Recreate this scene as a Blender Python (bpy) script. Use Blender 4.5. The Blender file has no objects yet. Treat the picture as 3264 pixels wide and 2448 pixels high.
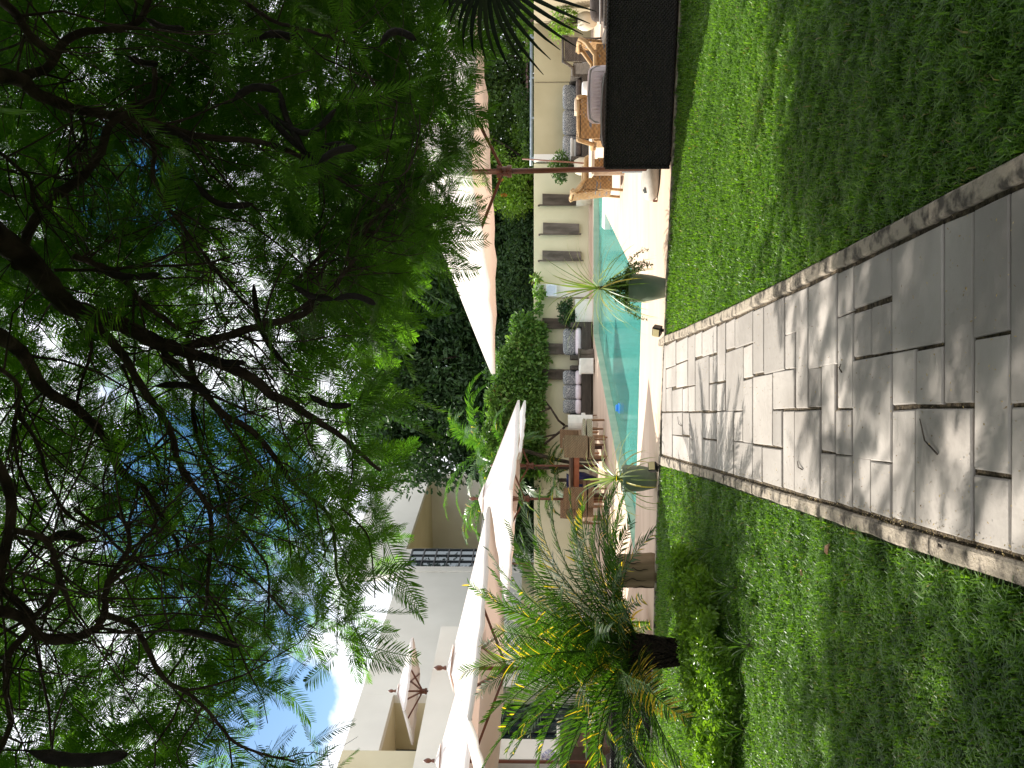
import bpy, math, random
import numpy as np
from mathutils import Vector, Matrix
rng = np.random.default_rng(7); random.seed(7)
R = math.radians
C = bpy.context.scene.collection
SC = bpy.context.scene
# ---------------------------------------------------------------- camera (the photo was taken with the phone on its side: world up is image left)
H = 1.55; PITCH = math.atan(70/2822); F = 2822.0
fw = Vector((0, math.cos(PITCH), math.sin(PITCH))); uv = Vector((0, -math.sin(PITCH), math.cos(PITCH))); xv = Vector((1, 0, 0))
cam = bpy.data.cameras.new('camera'); camo = bpy.data.objects.new('camera', cam); C.objects.link(camo)
m3 = Matrix((-uv, xv, -fw)).transposed(); camo.matrix_world = Matrix.Translation((0, 0, H)) @ m3.to_4x4()
cam.sensor_width = 36; cam.lens = 36*F/3264; cam.clip_start = .05; cam.clip_end = 2000
SC.camera = camo
# ---------------------------------------------------------------- light
SUN = Vector((-1.75, 1.35, 2.02)).normalized()
sl = bpy.data.lights.new('sun', 'SUN'); sl.energy = 5; sl.angle = R(.55); sl.color = (1, .95, .86)
so = bpy.data.objects.new('sun', sl); C.objects.link(so); so.rotation_euler = (-SUN).to_track_quat('-Z', 'Y').to_euler(); so.location = (-20, 15, 25)
W = bpy.data.worlds.new('World'); SC.world = W; W.use_nodes = True
nt = W.node_tree; nt.nodes.clear(); N = nt.nodes.new; LK = nt.links.new
out = N('ShaderNodeOutputWorld'); bg = N('ShaderNodeBackground'); sky = N('ShaderNodeTexSky'); sky.sky_type = 'NISHITA'; sky.sun_disc = False
sky.sun_elevation = math.asin(SUN.z); sky.sun_rotation = math.atan2(SUN.x, SUN.y)
tc = N('ShaderNodeTexCoord'); nz = N('ShaderNodeTexNoise'); nz.inputs['Scale'].default_value = 5; nz.inputs['Detail'].default_value = 7; nz.inputs['Roughness'].default_value = .6; nz.inputs['Distortion'].default_value = .3
mp = N('ShaderNodeMapping'); mp.inputs['Location'].default_value = (3.1, .7, 1.9); LK(tc.outputs['Generated'], mp.inputs[0]); LK(mp.outputs[0], nz.inputs['Vector'])
cr = N('ShaderNodeValToRGB'); cr.color_ramp.elements[0].position = .26; cr.color_ramp.elements[1].position = .40
# two breaks of blue in the cloud cover
vn = N('ShaderNodeVectorMath'); vn.operation = 'NORMALIZE'; LK(tc.outputs['Generated'], vn.inputs[0]); prev = nz.outputs[0]
for dv, a_, k_ in (((-.16,1,.35), .990, .34), ((-.392,1,.31), .9965, .34), ((.233,1,.449), .9975, .3)):
    d_ = N('ShaderNodeVectorMath'); d_.operation = 'DOT_PRODUCT'; d_.inputs[1].default_value = Vector(dv).normalized(); LK(vn.outputs[0], d_.inputs[0])
    mr = N('ShaderNodeMapRange'); mr.interpolation_type = 'SMOOTHERSTEP'; mr.inputs[1].default_value = a_-(1-a_)*.6; mr.inputs[2].default_value = 1; mr.inputs[4].default_value = k_; LK(d_.outputs['Value'], mr.inputs[0])
    sb_ = N('ShaderNodeMath'); sb_.operation = 'SUBTRACT'; LK(prev, sb_.inputs[0]); LK(mr.outputs[0], sb_.inputs[1]); prev = sb_.outputs[0]
LK(prev, cr.inputs[0])
mx = N('ShaderNodeMix'); mx.data_type = 'RGBA'; LK(cr.outputs[0], mx.inputs[0]); hsv = N('ShaderNodeHueSaturation'); hsv.inputs['Saturation'].default_value = 1.55; hsv.inputs['Value'].default_value = .8; LK(sky.outputs[0], hsv.inputs['Color']); LK(hsv.outputs[0], mx.inputs[6]); mx.inputs[7].default_value = (9.5, 9.7, 10.2, 1)
LK(mx.outputs[2], bg.inputs[0]); bg.inputs[1].default_value = .09; LK(bg.outputs[0], out.inputs[0])
SC.view_settings.view_transform = 'Standard'; SC.view_settings.look = 'None'; SC.view_settings.exposure = .95; SC.view_settings.gamma = 1
SC.view_settings.use_curve_mapping = False
SC.cycles.max_bounces = 10; SC.cycles.diffuse_bounces = 4; SC.cycles.transmission_bounces = 6; SC.cycles.transparent_max_bounces = 12
# ---------------------------------------------------------------- pixel <-> world helpers (photo pixels, 3264x2448)
def P(px, py, D):
    a = (1632-px)/F; b = (1224-py)/F
    d = fw + uv*a + xv*b
    return Vector((0, 0, H)) + d*(D/d.y)
def G(px, py, z=0.0):
    a = (1632-px)/F; b = (1224-py)/F; d = fw + uv*a + xv*b
    return Vector((0, 0, H)) + d*((z-H)/d.z)
def GD(px): return G(px, 1224).y
# ---------------------------------------------------------------- materials
def principled(name):
    m = bpy.data.materials.new(name); m.use_nodes = True
    return m, m.node_tree, m.node_tree.nodes['Principled BSDF']
def mat(name, c1, c2=None, scale=6, rough=.8, bump=0, bscale=None, detail=4, lo=.35, hi=.65, spec=.3, metal=0, stretch=None, coat=0):
    m, t, b = principled(name); b.inputs['Roughness'].default_value = rough; b.inputs['Specular IOR Level'].default_value = spec; b.inputs['Metallic'].default_value = metal
    b.inputs['Coat Weight'].default_value = coat
    tc = t.nodes.new('ShaderNodeTexCoord'); vec = tc.outputs['Object']
    if stretch:
        mp = t.nodes.new('ShaderNodeMapping'); mp.inputs['Scale'].default_value = stretch; t.links.new(vec, mp.inputs[0]); vec = mp.outputs[0]
    nz = t.nodes.new('ShaderNodeTexNoise'); nz.inputs['Scale'].default_value = scale; nz.inputs['Detail'].default_value = detail; t.links.new(vec, nz.inputs['Vector'])
    r = t.nodes.new('ShaderNodeValToRGB'); r.color_ramp.elements[0].position = lo; r.color_ramp.elements[1].position = hi
    r.color_ramp.elements[0].color = (*c1, 1); r.color_ramp.elements[1].color = (*(c2 or c1), 1)
    t.links.new(nz.outputs[0], r.inputs[0]); t.links.new(r.outputs[0], b.inputs['Base Color'])
    if bump:
        n2 = t.nodes.new('ShaderNodeTexNoise'); n2.inputs['Scale'].default_value = bscale or scale*4; n2.inputs['Detail'].default_value = 5; t.links.new(vec, n2.inputs['Vector'])
        bp = t.nodes.new('ShaderNodeBump'); bp.inputs['Strength'].default_value = bump; bp.inputs['Distance'].default_value = .02; t.links.new(n2.outputs[0], bp.inputs['Height']); t.links.new(bp.outputs[0], b.inputs['Normal'])
    return m
def leafmat(name, c1, c2, tr1, trf=.45, rough=.45, spec=.4, c3=None):
    """leaf: colour varies leaf by leaf with the face attribute 'rnd'; light passes through"""
    m = bpy.data.materials.new(name); m.use_nodes = True; t = m.node_tree; t.nodes.clear(); n = t.nodes.new; l = t.links.new
    o = n('ShaderNodeOutputMaterial'); at = n('ShaderNodeAttribute'); at.attribute_name = 'rnd'
    r = n('ShaderNodeValToRGB'); r.color_ramp.elements[0].color = (*c1, 1); r.color_ramp.elements[1].color = (*c2, 1); l(at.outputs['Fac'], r.inputs[0])
    if c3: e = r.color_ramp.elements.new(.93); e.color = (*c2, 1); r.color_ramp.elements[-1].color = (*c3, 1); r.color_ramp.elements[1].position = .86; r.color_ramp.elements[2].position = .97
    b = n('ShaderNodeBsdfPrincipled'); b.inputs['Roughness'].default_value = rough; b.inputs['Specular IOR Level'].default_value = spec; l(r.outputs[0], b.inputs['Base Color'])
    tl = n('ShaderNodeBsdfTranslucent'); mm = n('ShaderNodeMix'); mm.data_type = 'RGBA'; mm.blend_type = 'MULTIPLY'; mm.inputs[0].default_value = 1; l(r.outputs[0], mm.inputs[6]); mm.inputs[7].default_value = (*tr1, 1); l(mm.outputs[2], tl.inputs[0])
    mm.clamp_result = False
    ms = n('ShaderNodeMixShader'); ms.inputs[0].default_value = trf; l(b.outputs[0], ms.inputs[1]); l(tl.outputs[0], ms.inputs[2]); l(ms.outputs[0], o.inputs[0])
    return m
M = {}
# ---------------------------------------------------------------- mesh builder
class MB:
    def __init__(s): s.V = []; s.F = []; s.n = 0; s.r = []
    def add(s, V, F, rnd=None):
        V = np.asarray(V, float).reshape(-1, 3); s.V.append(V)
        if isinstance(F, np.ndarray): s.F.append(F + s.n); k = len(F)
        else:
            for f in F: s.F.append(np.array([f]) + s.n)
            k = len(F)
        s.r.append(np.full(k, rng.random()) if rnd is None else (np.full(k, rnd) if np.isscalar(rnd) else rnd))
        s.n += len(V); return s
    def box(s, c, d, rz=0, ax=None, taper=0):
        x, y, z = [q/2 for q in d]; t = 1-taper
        V = np.array([(-x*t,-y*t,-z),(x*t,-y*t,-z),(x*t,y*t,-z),(-x*t,y*t,-z),(-x,-y,z),(x,-y,z),(x,y,z),(-x,y,z)])
        if ax is not None: V = V @ np.array(ax.to_3x3()).T
        if rz: cc, ss = math.cos(rz), math.sin(rz); V = np.c_[V[:,0]*cc-V[:,1]*ss, V[:,0]*ss+V[:,1]*cc, V[:,2]]
        s.add(V+np.array(c), np.array([(3,2,1,0),(4,5,6,7),(0,1,5,4),(1,2,6,5),(2,3,7,6),(3,0,4,7)])); return s
    def tube(s, pts, rad, n=8, cap=True, flat=1.0):
        pts = [Vector(p) for p in pts]; k = len(pts)
        if not hasattr(rad, '__len__'): rad = [rad]*k
        V = []; up = None
        for i, p in enumerate(pts):
            t = (pts[min(i+1, k-1)] - pts[max(i-1, 0)]).normalized()
            if up is None: up = Vector((0,0,1)) if abs(t.z) < .9 else Vector((1,0,0))
            a = t.cross(up).normalized(); b = a.cross(t).normalized(); up = b
            for j in range(n):
                an = 2*math.pi*j/n; V.append(p + a*math.cos(an)*rad[i] + b*math.sin(an)*rad[i]*flat)
        Fq = [(i*n+j, i*n+(j+1)%n, (i+1)*n+(j+1)%n, (i+1)*n+j) for i in range(k-1) for j in range(n)]
        s.add([tuple(v) for v in V], np.array(Fq))
        if cap:
            b0 = s.n - k*n; s.F.append(np.array([[b0+j for j in range(n)][::-1]])); s.F.append(np.array([[b0+(k-1)*n+j for j in range(n)]])); s.r.append(np.array([.5, .5]))
        return s
    def lathe(s, c, prof, n=28, sx=1, sy=1, wob=0):
        V = []; c = Vector(c)
        for (r, z) in prof:
            for j in range(n):
                an = 2*math.pi*j/n; q = 1 + wob*(math.sin(3*an+z*4)*.6+math.sin(7*an+z*9)*.4)
                V.append((c.x+r*q*sx*math.cos(an), c.y+r*q*sy*math.sin(an), c.z+z))
        k = len(prof)
        s.add(V, np.array([(i*n+j, i*n+(j+1)%n, (i+1)*n+(j+1)%n, (i+1)*n+j) for i in range(k-1) for j in range(n)])); return s
    def prism(s, poly, z0, z1):
        n = len(poly); V = [(p[0], p[1], z0) for p in poly] + [(p[0], p[1], z1) for p in poly]
        s.add(V, [tuple(range(n))[::-1], tuple(range(n, 2*n))] + [(i, (i+1)%n, n+(i+1)%n, n+i) for i in range(n)]); return s
    def cushion(s, c, d, rz=0, tilt=0, n=8, puff=.5):
        """soft pillow: rounded superellipsoid"""
        V = []; Fq = []
        nu, nv = 20, 10
        for i in range(nv+1):
            ph = -math.pi/2 + math.pi*i/nv
            for j in range(nu):
                th = 2*math.pi*j/nu
                f = lambda q, e: math.copysign(abs(q)**e, q)
                x = f(math.cos(ph), puff)*f(math.cos(th), .35); y = f(math.cos(ph), puff)*f(math.sin(th), .35); z = f(math.sin(ph), .8)
                V.append(Vector((x*d[0]/2, y*d[1]/2, z*d[2]/2)))
        mt = Matrix.Rotation(rz, 4, 'Z') @ Matrix.Rotation(tilt, 4, 'X')
        V = [tuple(Vector(c) + mt @ v) for v in V]
        s.add(V, np.array([(i*nu+j, i*nu+(j+1)%nu, (i+1)*nu+(j+1)%nu, (i+1)*nu+j) for i in range(nv) for j in range(nu)])); return s
    def build(s, name, m, parent=None, smooth=False, bevel=0, label=None):
        me = bpy.data.meshes.new(name); V = np.concatenate(s.V)
        me.vertices.add(len(V)); me.vertices.foreach_set('co', V.astype(np.float32).ravel())
        tot = np.concatenate([np.full(len(f), f.shape[1]) for f in s.F]); lp = np.concatenate([f.ravel() for f in s.F])
        st = np.concatenate([[0], np.cumsum(tot)[:-1]])
        me.loops.add(len(lp)); me.loops.foreach_set('vertex_index', lp.astype(np.int32))
        me.polygons.add(len(tot)); me.polygons.foreach_set('loop_start', st.astype(np.int32)); me.polygons.foreach_set('loop_total', tot.astype(np.int32))
        me.polygons.foreach_set('use_smooth', np.full(len(tot), bool(smooth)))
        me.update(calc_edges=True); me.validate()
        rr = np.concatenate(s.r)
        if len(rr) == len(me.polygons): a = me.attributes.new('rnd', 'FLOAT', 'FACE'); a.data.foreach_set('value', rr.astype(np.float32))
        ms = m if isinstance(m, (list, tuple)) else [m]
        for q in ms: me.materials.append(q)
        o = bpy.data.objects.new(name, me); C.objects.link(o)
        if parent: o.parent = parent
        if bevel: md = o.modifiers.new('bevel', 'BEVEL'); md.width = bevel; md.segments = 2; md.limit_method = 'ANGLE'
        if label: o['label'] = label
        return o
def thing(name, label, cat, loc=(0,0,0), rz=0, group=None):
    o = bpy.data.objects.new(name, None); C.objects.link(o); o.location = loc; o.rotation_euler = (0,0,rz); o.empty_display_size = .1
    o['label'] = label; o['category'] = cat
    if group: o['group'] = group
    return o
def tag(o, label, cat, group=None):
    o['label'] = label; o['category'] = cat
    if group: o['group'] = group
    return o
def struct(o): o['kind'] = 'structure'; return o
def stuff(o, label, cat): o['kind'] = 'stuff'; o['label'] = label; o['category'] = cat; return o
def copy_tree(o, parent=None):
    c = o.copy(); C.objects.link(c); c.parent = parent
    for ch in list(o.children): copy_tree(ch, c)
    return c
def relabel(o, label, loc=None, rz=None):
    c = copy_tree(o); c['label'] = label
    if loc is not None: c.location = loc
    if rz is not None: c.rotation_euler = (0,0,rz)
    return c
def quat_mats(n, yaw, pitch, roll):
    cy, sy, cp, sp, cr_, sr = np.cos(yaw), np.sin(yaw), np.cos(pitch), np.sin(pitch), np.cos(roll), np.sin(roll)
    Rz = np.zeros((n,3,3)); Rz[:,0,0]=cy; Rz[:,0,1]=-sy; Rz[:,1,0]=sy; Rz[:,1,1]=cy; Rz[:,2,2]=1
    Ry = np.zeros((n,3,3)); Ry[:,0,0]=cp; Ry[:,0,2]=-sp; Ry[:,2,0]=sp; Ry[:,2,2]=cp; Ry[:,1,1]=1
    Rx = np.zeros((n,3,3)); Rx[:,0,0]=1; Rx[:,1,1]=cr_; Rx[:,1,2]=-sr; Rx[:,2,1]=sr; Rx[:,2,2]=cr_
    return Rz @ Ry @ Rx
def scatter(mb, tV, tF, pos, mats, sc, rnd=None):
    """copies of a template (vertices, faces) at many places, in one mesh"""
    n = len(pos); k = len(tV); V = np.einsum('nij,kj->nki', mats, tV)*sc[:,None,None] + pos[:,None,:]
    Fa = (tF[None,:,:] + (np.arange(n)*k)[:,None,None]).reshape(-1, tF.shape[1])
    if rnd is None: rnd = rng.random(n)
    mb.add(V.reshape(-1,3), Fa, np.repeat(rnd, len(tF)))
# small leaf template: pointed oval folded on its midrib
LV = np.array([(0,0,0),(.3,.22,.05),(.75,.2,.04),(1,0,-.08),(.75,-.2,.04),(.3,-.22,.05),(.5,0,-.02)]); LF = np.array([(0,6,2,1),(6,3,2,2),(0,5,4,6),(6,4,3,3)])
LF4 = np.array([(0,5,6,1),(1,6,4,2)]);  LFQ = np.array([(0,5,4,3),(0,3,2,1)])
def foliage(mb, centers, radii, n, size, seed=0, shell=.55, up=.5, sq=(1,1,1)):
    """leaves spread through lumpy clumps, denser toward each clump's outside"""
    g = np.random.default_rng(seed); cen = np.array(centers, float); rad = np.array(radii, float)
    w = rad**2; idx = g.choice(len(cen), n, p=w/w.sum()); d = g.normal(size=(n,3)); d /= np.linalg.norm(d, axis=1)[:,None]
    rr = shell + (1-shell)*g.random(n)**.7
    rr *= 1 + .18*np.sin(d[:,0]*9+idx)*np.cos(d[:,1]*7+idx*2) + .1*g.normal(size=n)
    pos = cen[idx] + d*(rad[idx]*rr)[:,None]*np.array(sq)
    yaw = np.arctan2(d[:,1], d[:,0]) + g.normal(size=n)*.9; pitch = g.normal(size=n)*.6 + d[:,2]*.5 - .2; roll = g.normal(size=n)*.8
    # colour goes clump by clump plus leaf by leaf
    cl = np.random.default_rng(seed+5).random(len(cen))
    rn = np.clip(.55*cl[idx] + .45*g.random(n), 0, 1)
    scatter(mb, LV, LFQ, pos, quat_mats(n, yaw, pitch, roll), size*(.6+.8*g.random(n)), rn)
# ================================================================ SETTING
from mathutils.geometry import tessellate_polygon
def sheet(name, outer, holes, z, m):
    lp = [[Vector((p[0], p[1], 0)) for p in outer]] + [[Vector((p[0], p[1], 0)) for p in h] for h in holes]
    tr = tessellate_polygon(lp); V = [(v.x, v.y, z) for L in lp for v in L]
    Fs = []
    for a, b, c in tr:
        pa, pb, pc = V[a], V[b], V[c]
        cr_ = (pb[0]-pa[0])*(pc[1]-pa[1])-(pb[1]-pa[1])*(pc[0]-pa[0])
        Fs.append((a,b,c) if cr_ > 0 else (a,c,b))
    mb = MB(); mb.add(V, np.array(Fs)); return mb.build(name, m)
LE = [(-16,14.0),(-5.08,11.7),(-3.96,11.45),(-1.71,11.0),(1.12,10.2),(2.42,9.79),(4,9.23),(16,5.3)]
def YL(x): return np.interp(x, [p[0] for p in LE], [p[1] for p in LE])
POOL = [(1.355,12.75),(3.73,19.35),(4.35,19.3),(4.95,23.1),(1.3,23.1),(-2.63,13.72)]
def inset(poly, d):
    n = len(poly); o = []
    for i in range(n):
        p0, p1, p2 = [Vector(poly[j % n]) for j in (i-1, i, i+1)]
        a = (p1-p0).normalized(); b = (p2-p1).normalized(); na = Vector((-a.y, a.x)); nb = Vector((-b.y, b.x))
        k = (na+nb); k = k/(1+na.dot(nb)); o.append(tuple(p1+k*d))
    return o
def grown(poly, d): return inset(poly, -d)
M['earth'] = mat('earth', (.06,.05,.03), (.1,.09,.05), scale=.4, rough=1)
M['lawn'] = mat('lawn_soil', (.02,.045,.012), (.05,.06,.025), scale=9, rough=1, bump=.5, bscale=60)
M['deck'] = mat('deck', (.47,.345,.255), (.62,.48,.37), scale=1.6, rough=.75, bump=.12, bscale=70, lo=.25, hi=.75, detail=9, stretch=(.35,1.6,1))
M['kerb'] = mat('kerb', (.085,.072,.058), (.36,.305,.24), scale=13, rough=.95, bump=.6, bscale=90, detail=10, lo=.38, hi=.54)
M['slab'] = mat('slab', (.245,.218,.196), (.40,.365,.335), scale=1.7, rough=.85, bump=.25, bscale=22, detail=9, lo=.25, hi=.75)
M['joint'] = mat('joint', (.045,.033,.022), (.15,.115,.075), scale=40, rough=1, bump=.8, bscale=90)
poolg = grown(POOL, .02)
struct(sheet('ground', [(-400,-400),(400,-400),(400,600),(-400,600)], [poolg], -.03, M['earth']))
deckpoly = [(x, y-.0) for x, y in LE] + [(16,26),(-16,26)]
struct(sheet('pool_deck', deckpoly, [POOL], 0, M['deck']))
lawnpoly = [(-16,-10),(16,-10)] + [(x, y) for x, y in LE[::-1]]
struct(sheet('lawn_ground', lawnpoly, [], -.004, M['lawn']))
# concrete strip that ends the lawn
mb = MB()
for (a, b) in zip(LE[:-1], LE[1:]):
    a, b = Vector((*a, 0)), Vector((*b, 0)); t = (b-a).normalized(); L = (b-a).length
    if L < 20: mb.box(((a+b)/2+Vector((0,.02,.008))), (L+.012, .05, .05), rz=math.atan2(t.y, t.x))
struct(mb.build('lawn_edging', M['kerb']))
# ---- path
TU = lambda y: np.interp(y, [2.8,4.4,6.2,7.4,9,10.3], [.737,.745,.764,.789,.83,.876]); TL = lambda y: -.436
K = .0393
def ts(cx, cy):
    g = G(2050+cx*.5488, 900+cy*.5488); return g.x + K*g.y, g.y
rects = """122 145 345 750|147 180 611 750|145 205 345 490|207 275 330 460|277 318 290 600|320 360 290 430|362 447 265 420|449 497 235 575|500 553 210 385|555 660 175 370|147 205 492 608|208 275 465 608
320 400 435 745|402 447 425 580|500 604 388 745|606 660 365 550|662 724 150 530|726 848 90 525|850 910 295 505|850 985 20 288|912 985 265 735|990 1156 -60 490
1160 1255 -130 185|1258 1480 -210 118|1160 1250 190 735|1256 1361 160 432|1363 1480 128 415|1483 1784 -330 380|1485 1622 400 712|1627 1782 380 712|1788 1962 -420 709|1967 2178 -500 305
1967 2178 312 1108|182 243 618 750|245 276 612 750|279 318 604 750|403 446 586 745|448 495 582 745|122 182 755 1003|185 243 755 888|245 284 755 888|186 285 893 1045
287 360 755 1062|362 447 755 910|363 447 914 1082|449 545 748 1105|548 600 748 925|602 658 560 935|662 776 535 942|549 658 928 1125|660 714 945 1145|717 831 958 1172
779 906 510 738|779 833 742 955|836 904 742 1192|907 1057 742 1245|990 1063 492 728|1066 1147 475 985|1150 1246 738 1000|1060 1147 992 1275|1150 1247 1004 1290|1249 1355 1010 1315|1250 1477 430 1036
1359 1477 1040 1358|1481 1621 735 1395|1625 1956 728 1500|1965 2178 1132 1620|2182 2480 -560 700|2184 2480 718 1700"""
mbs = MB()
for tok in rects.replace('\n', '|').split('|'):
    x0, x1, y0, y1 = map(float, tok.split()); xm = (x0+x1)/2
    ta = ts(xm, y1)[0]; tb = ts(xm, y0)[0]; s0 = ts(x1, 0)[1]; s1 = ts(x0, 0)[1]; sm = (s0+s1)/2
    if ta < -.36: ta = -.425
    if tb > TU(sm)-.075: tb = TU(sm)-.012
    gp = .003
    ta += gp; tb -= gp; s0 += gp; s1 -= gp
    if tb-ta < .05 or s1-s0 < .03: continue
    j = lambda: random.uniform(-.004, .004); zt = .028+random.uniform(-.002, .002); b_ = .006
    cs = [(ta+j(), s0+j()), (tb+j(), s0+j()), (tb+j(), s1+j()), (ta+j(), s1+j())]
    lo_ = [(t-K*s, s, .0) for t, s in cs]; mi = [(t-K*s, s, zt-b_) for t, s in cs]
    c_ = (sum(p[0] for p in cs)/4, sum(p[1] for p in cs)/4)
    hi_ = [(t+(b_ if t < c_[0] else -b_)-K*s, s+(b_ if s < c_[1] else -b_), zt) for t, s in cs]
    Fq = [(0,1,5,4),(1,2,6,5),(2,3,7,6),(3,0,4,7),(4,5,9,8),(5,6,10,9),(6,7,11,10),(7,4,8,11),(8,9,10,11)]
    mbs.add(lo_+mi+hi_, np.array(Fq), random.random())
y = 2.2
while y > -3:
    d = random.choice([.25,.35,.45]); c_ = random.uniform(-.1, .5)
    for ta, tb in ((-.42, c_-.008), (c_+.008, .72)):
        mbs.box(((ta+tb)/2-K*(y-d/2), y-d/2, .014), (tb-ta, d-.014, .028), rz=0)
    y -= d
# slab colour differs a little from slab to slab
m = M['slab']; t = m.node_tree; b = t.nodes['Principled BSDF']; src = b.inputs['Base Color'].links[0].from_socket
at = t.nodes.new('ShaderNodeAttribute'); at.attribute_name = 'rnd'; hs = t.nodes.new('ShaderNodeHueSaturation'); mr = t.nodes.new('ShaderNodeMapRange'); mr.inputs[3].default_value = .85; mr.inputs[4].default_value = 1.2
t.links.new(at.outputs['Fac'], mr.inputs[0]); t.links.new(mr.outputs[0], hs.inputs['Value']); t.links.new(src, hs.inputs['Color']); t.links.new(hs.outputs[0], b.inputs['Base Color'])
pav = struct(mbs.build('path_paving', M['slab']))
ys = list(np.arange(-3, 10.8, .4))
mb = MB(); V = []
for y in ys: V += [(-.47-K*y, y, .014), (float(TU(y))+.03-K*y, y, .014)]
mb.add(V, np.array([(2*i, 2*i+1, 2*i+3, 2*i+2) for i in range(len(ys)-1)])); struct(mb.build('path_bed', M['joint']))
mb = MB()
for side in (0, 1):
    y = -3.0
    while y < 10.75:
        L = min(.92, 10.8-y); seg = 6; V = []
        w = [-.525, -.447] if not side else [.007, .092]
        for i in range(seg+1):
            yy = y + (L-.012)*i/seg; base = 0 if not side else float(TU(yy)); jj = random.uniform(-.005, .005); zz = .038+random.uniform(-.004, .002)
            if not side and yy > 8: w = [-.525-(yy-8)*.012, -.447]
            if side: base = float(TU(yy))
            xa, xb = base+w[0]+jj-K*yy, base+w[1]+jj*.5-K*yy
            V += [(xa, yy, -.01), (xa+.002, yy, zz-.008), (xa+.012, yy, zz), (xb-.012, yy, zz), (xb-.002, yy, zz-.008), (xb, yy, -.01)]
        Fq = [(i*6+k, i*6+k+1, (i+1)*6+k+1, (i+1)*6+k) for i in range(seg) for k in range(5)] + [(3,4,5,0),(0,1,2,3)] + [(seg*6, seg*6+5, seg*6+4, seg*6+3), (seg*6+3, seg*6+2, seg*6+1, seg*6)]
        mb.add(V, np.array([f[::-1] for f in Fq])); y += L
struct(mb.build('path_kerb', M['kerb']))
# crumbs of dry blossom and soil lying in the joints and on the slabs
M['crumb'] = leafmat('crumb', (.16,.1,.05), (.5,.38,.16), (1,1,1), trf=.1)
g = np.random.default_rng(3); n = 5200; yy = 2.5+8*g.random(n)**1.3; xx = np.where(g.random(n) < .45, -.44+g.normal(size=n)*.035, -.42+1.18*g.random(n)) - K*yy
keep = (g.random(n) < .5) | (np.abs(xx+K*yy+.44) < .05); xx, yy = xx[keep], yy[keep]; n = len(xx)
mb = MB(); scatter(mb, LV*np.array([1,1,1]), LFQ, np.c_[xx, yy, np.full(n, .036)+np.where(np.abs(xx+K*yy+.44)<.03, -.012, 0)], quat_mats(n, g.random(n)*6.3, g.normal(size=n)*.3, g.normal(size=n)*.5), .004+.008*g.random(n))
stuff(mb.build('leaf_litter', M['crumb']), 'tiny dry yellow and brown blossom crumbs scattered on the paving', 'leaf litter')
# ---- grass
M['grass'] = leafmat('grass', (.032,.09,.012), (.165,.31,.042), (1.5,1.6,.4), trf=.45, rough=.42, spec=.4, c3=(.26,.23,.11))
def blades(n, y0, y1, seed, w, h):
    g = np.random.default_rng(seed); xx = (g.random(n)*2-1); yy = y0+(y1-y0)*g.random(n)
    hw = yy*.46+.5; xx = xx*hw
    t = xx + K*yy; ok = ((t < -.545) | (t > TU(yy)+.105)) & (yy < YL(xx)-.01) & (xx > -7) & (xx < 5)
    xx, yy = xx[ok], yy[ok]; n = len(xx)
    # tufty height field
    hf = .75+.35*np.sin(xx*5.1+np.sin(yy*3.3)*2)*np.cos(yy*4.3+xx*1.7)+.35*np.sin(xx*17+2*np.sin(yy*9))*np.sin(yy*19+xx*5)
    ln = h*(.55+.75*g.random(n))*np.clip(hf, .5, 1.4)
    az = g.random(n)*2*np.pi; le = .35+.75*g.random(n)
    dx, dy = np.cos(az), np.sin(az); px, py = -dy, dx; wv = w*(.7+.6*g.random(n))
    def row(f, bend, ww): 
        cx = xx + dx*ln*bend; cy = yy+dy*ln*bend; cz = ln*f
        return np.stack([cx-px*ww, cy-py*ww, cz], 1), np.stack([cx+px*ww, cy+py*ww, cz], 1)
    a0, b0 = row(0*le, 0*le, wv); a1, b1 = row(.5+.1*(1-le), .22*le, wv*.9); a2, b2 = row(.92-.45*le, .75*le, wv*.25)
    V = np.stack([a0, b0, a1, b1, a2, b2], 1).reshape(-1, 3); V[:,2] -= .004
    F_ = np.array([(0,1,3,2),(2,3,5,4)]); Fa = (F_[None]+(np.arange(n)*6)[:,None,None]).reshape(-1, 4)
    pt = .5+.5*np.sin(xx*1.9+1)*np.sin(yy*1.5+xx)
    rn = np.clip(.75*g.random(n)+.2*pt, 0, .92); rn = np.where(g.random(n) < .012, 1, rn)
    mb = MB(); mb.add(V, Fa, np.repeat(rn, 2)); return mb
mb = MB()
for q in (blades(120000, 2.3, 5.0, 1, .0030, .078), blades(135000, 5.0, 8.0, 2, .0040, .070), blades(110000, 8.0, 12.2, 4, .0052, .065)):
    mb.add(q.V[0], q.F[0], q.r[0])
stuff(mb.build('grass', M['grass']), 'short coarse green lawn grass on both sides of the path', 'grass')
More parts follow.
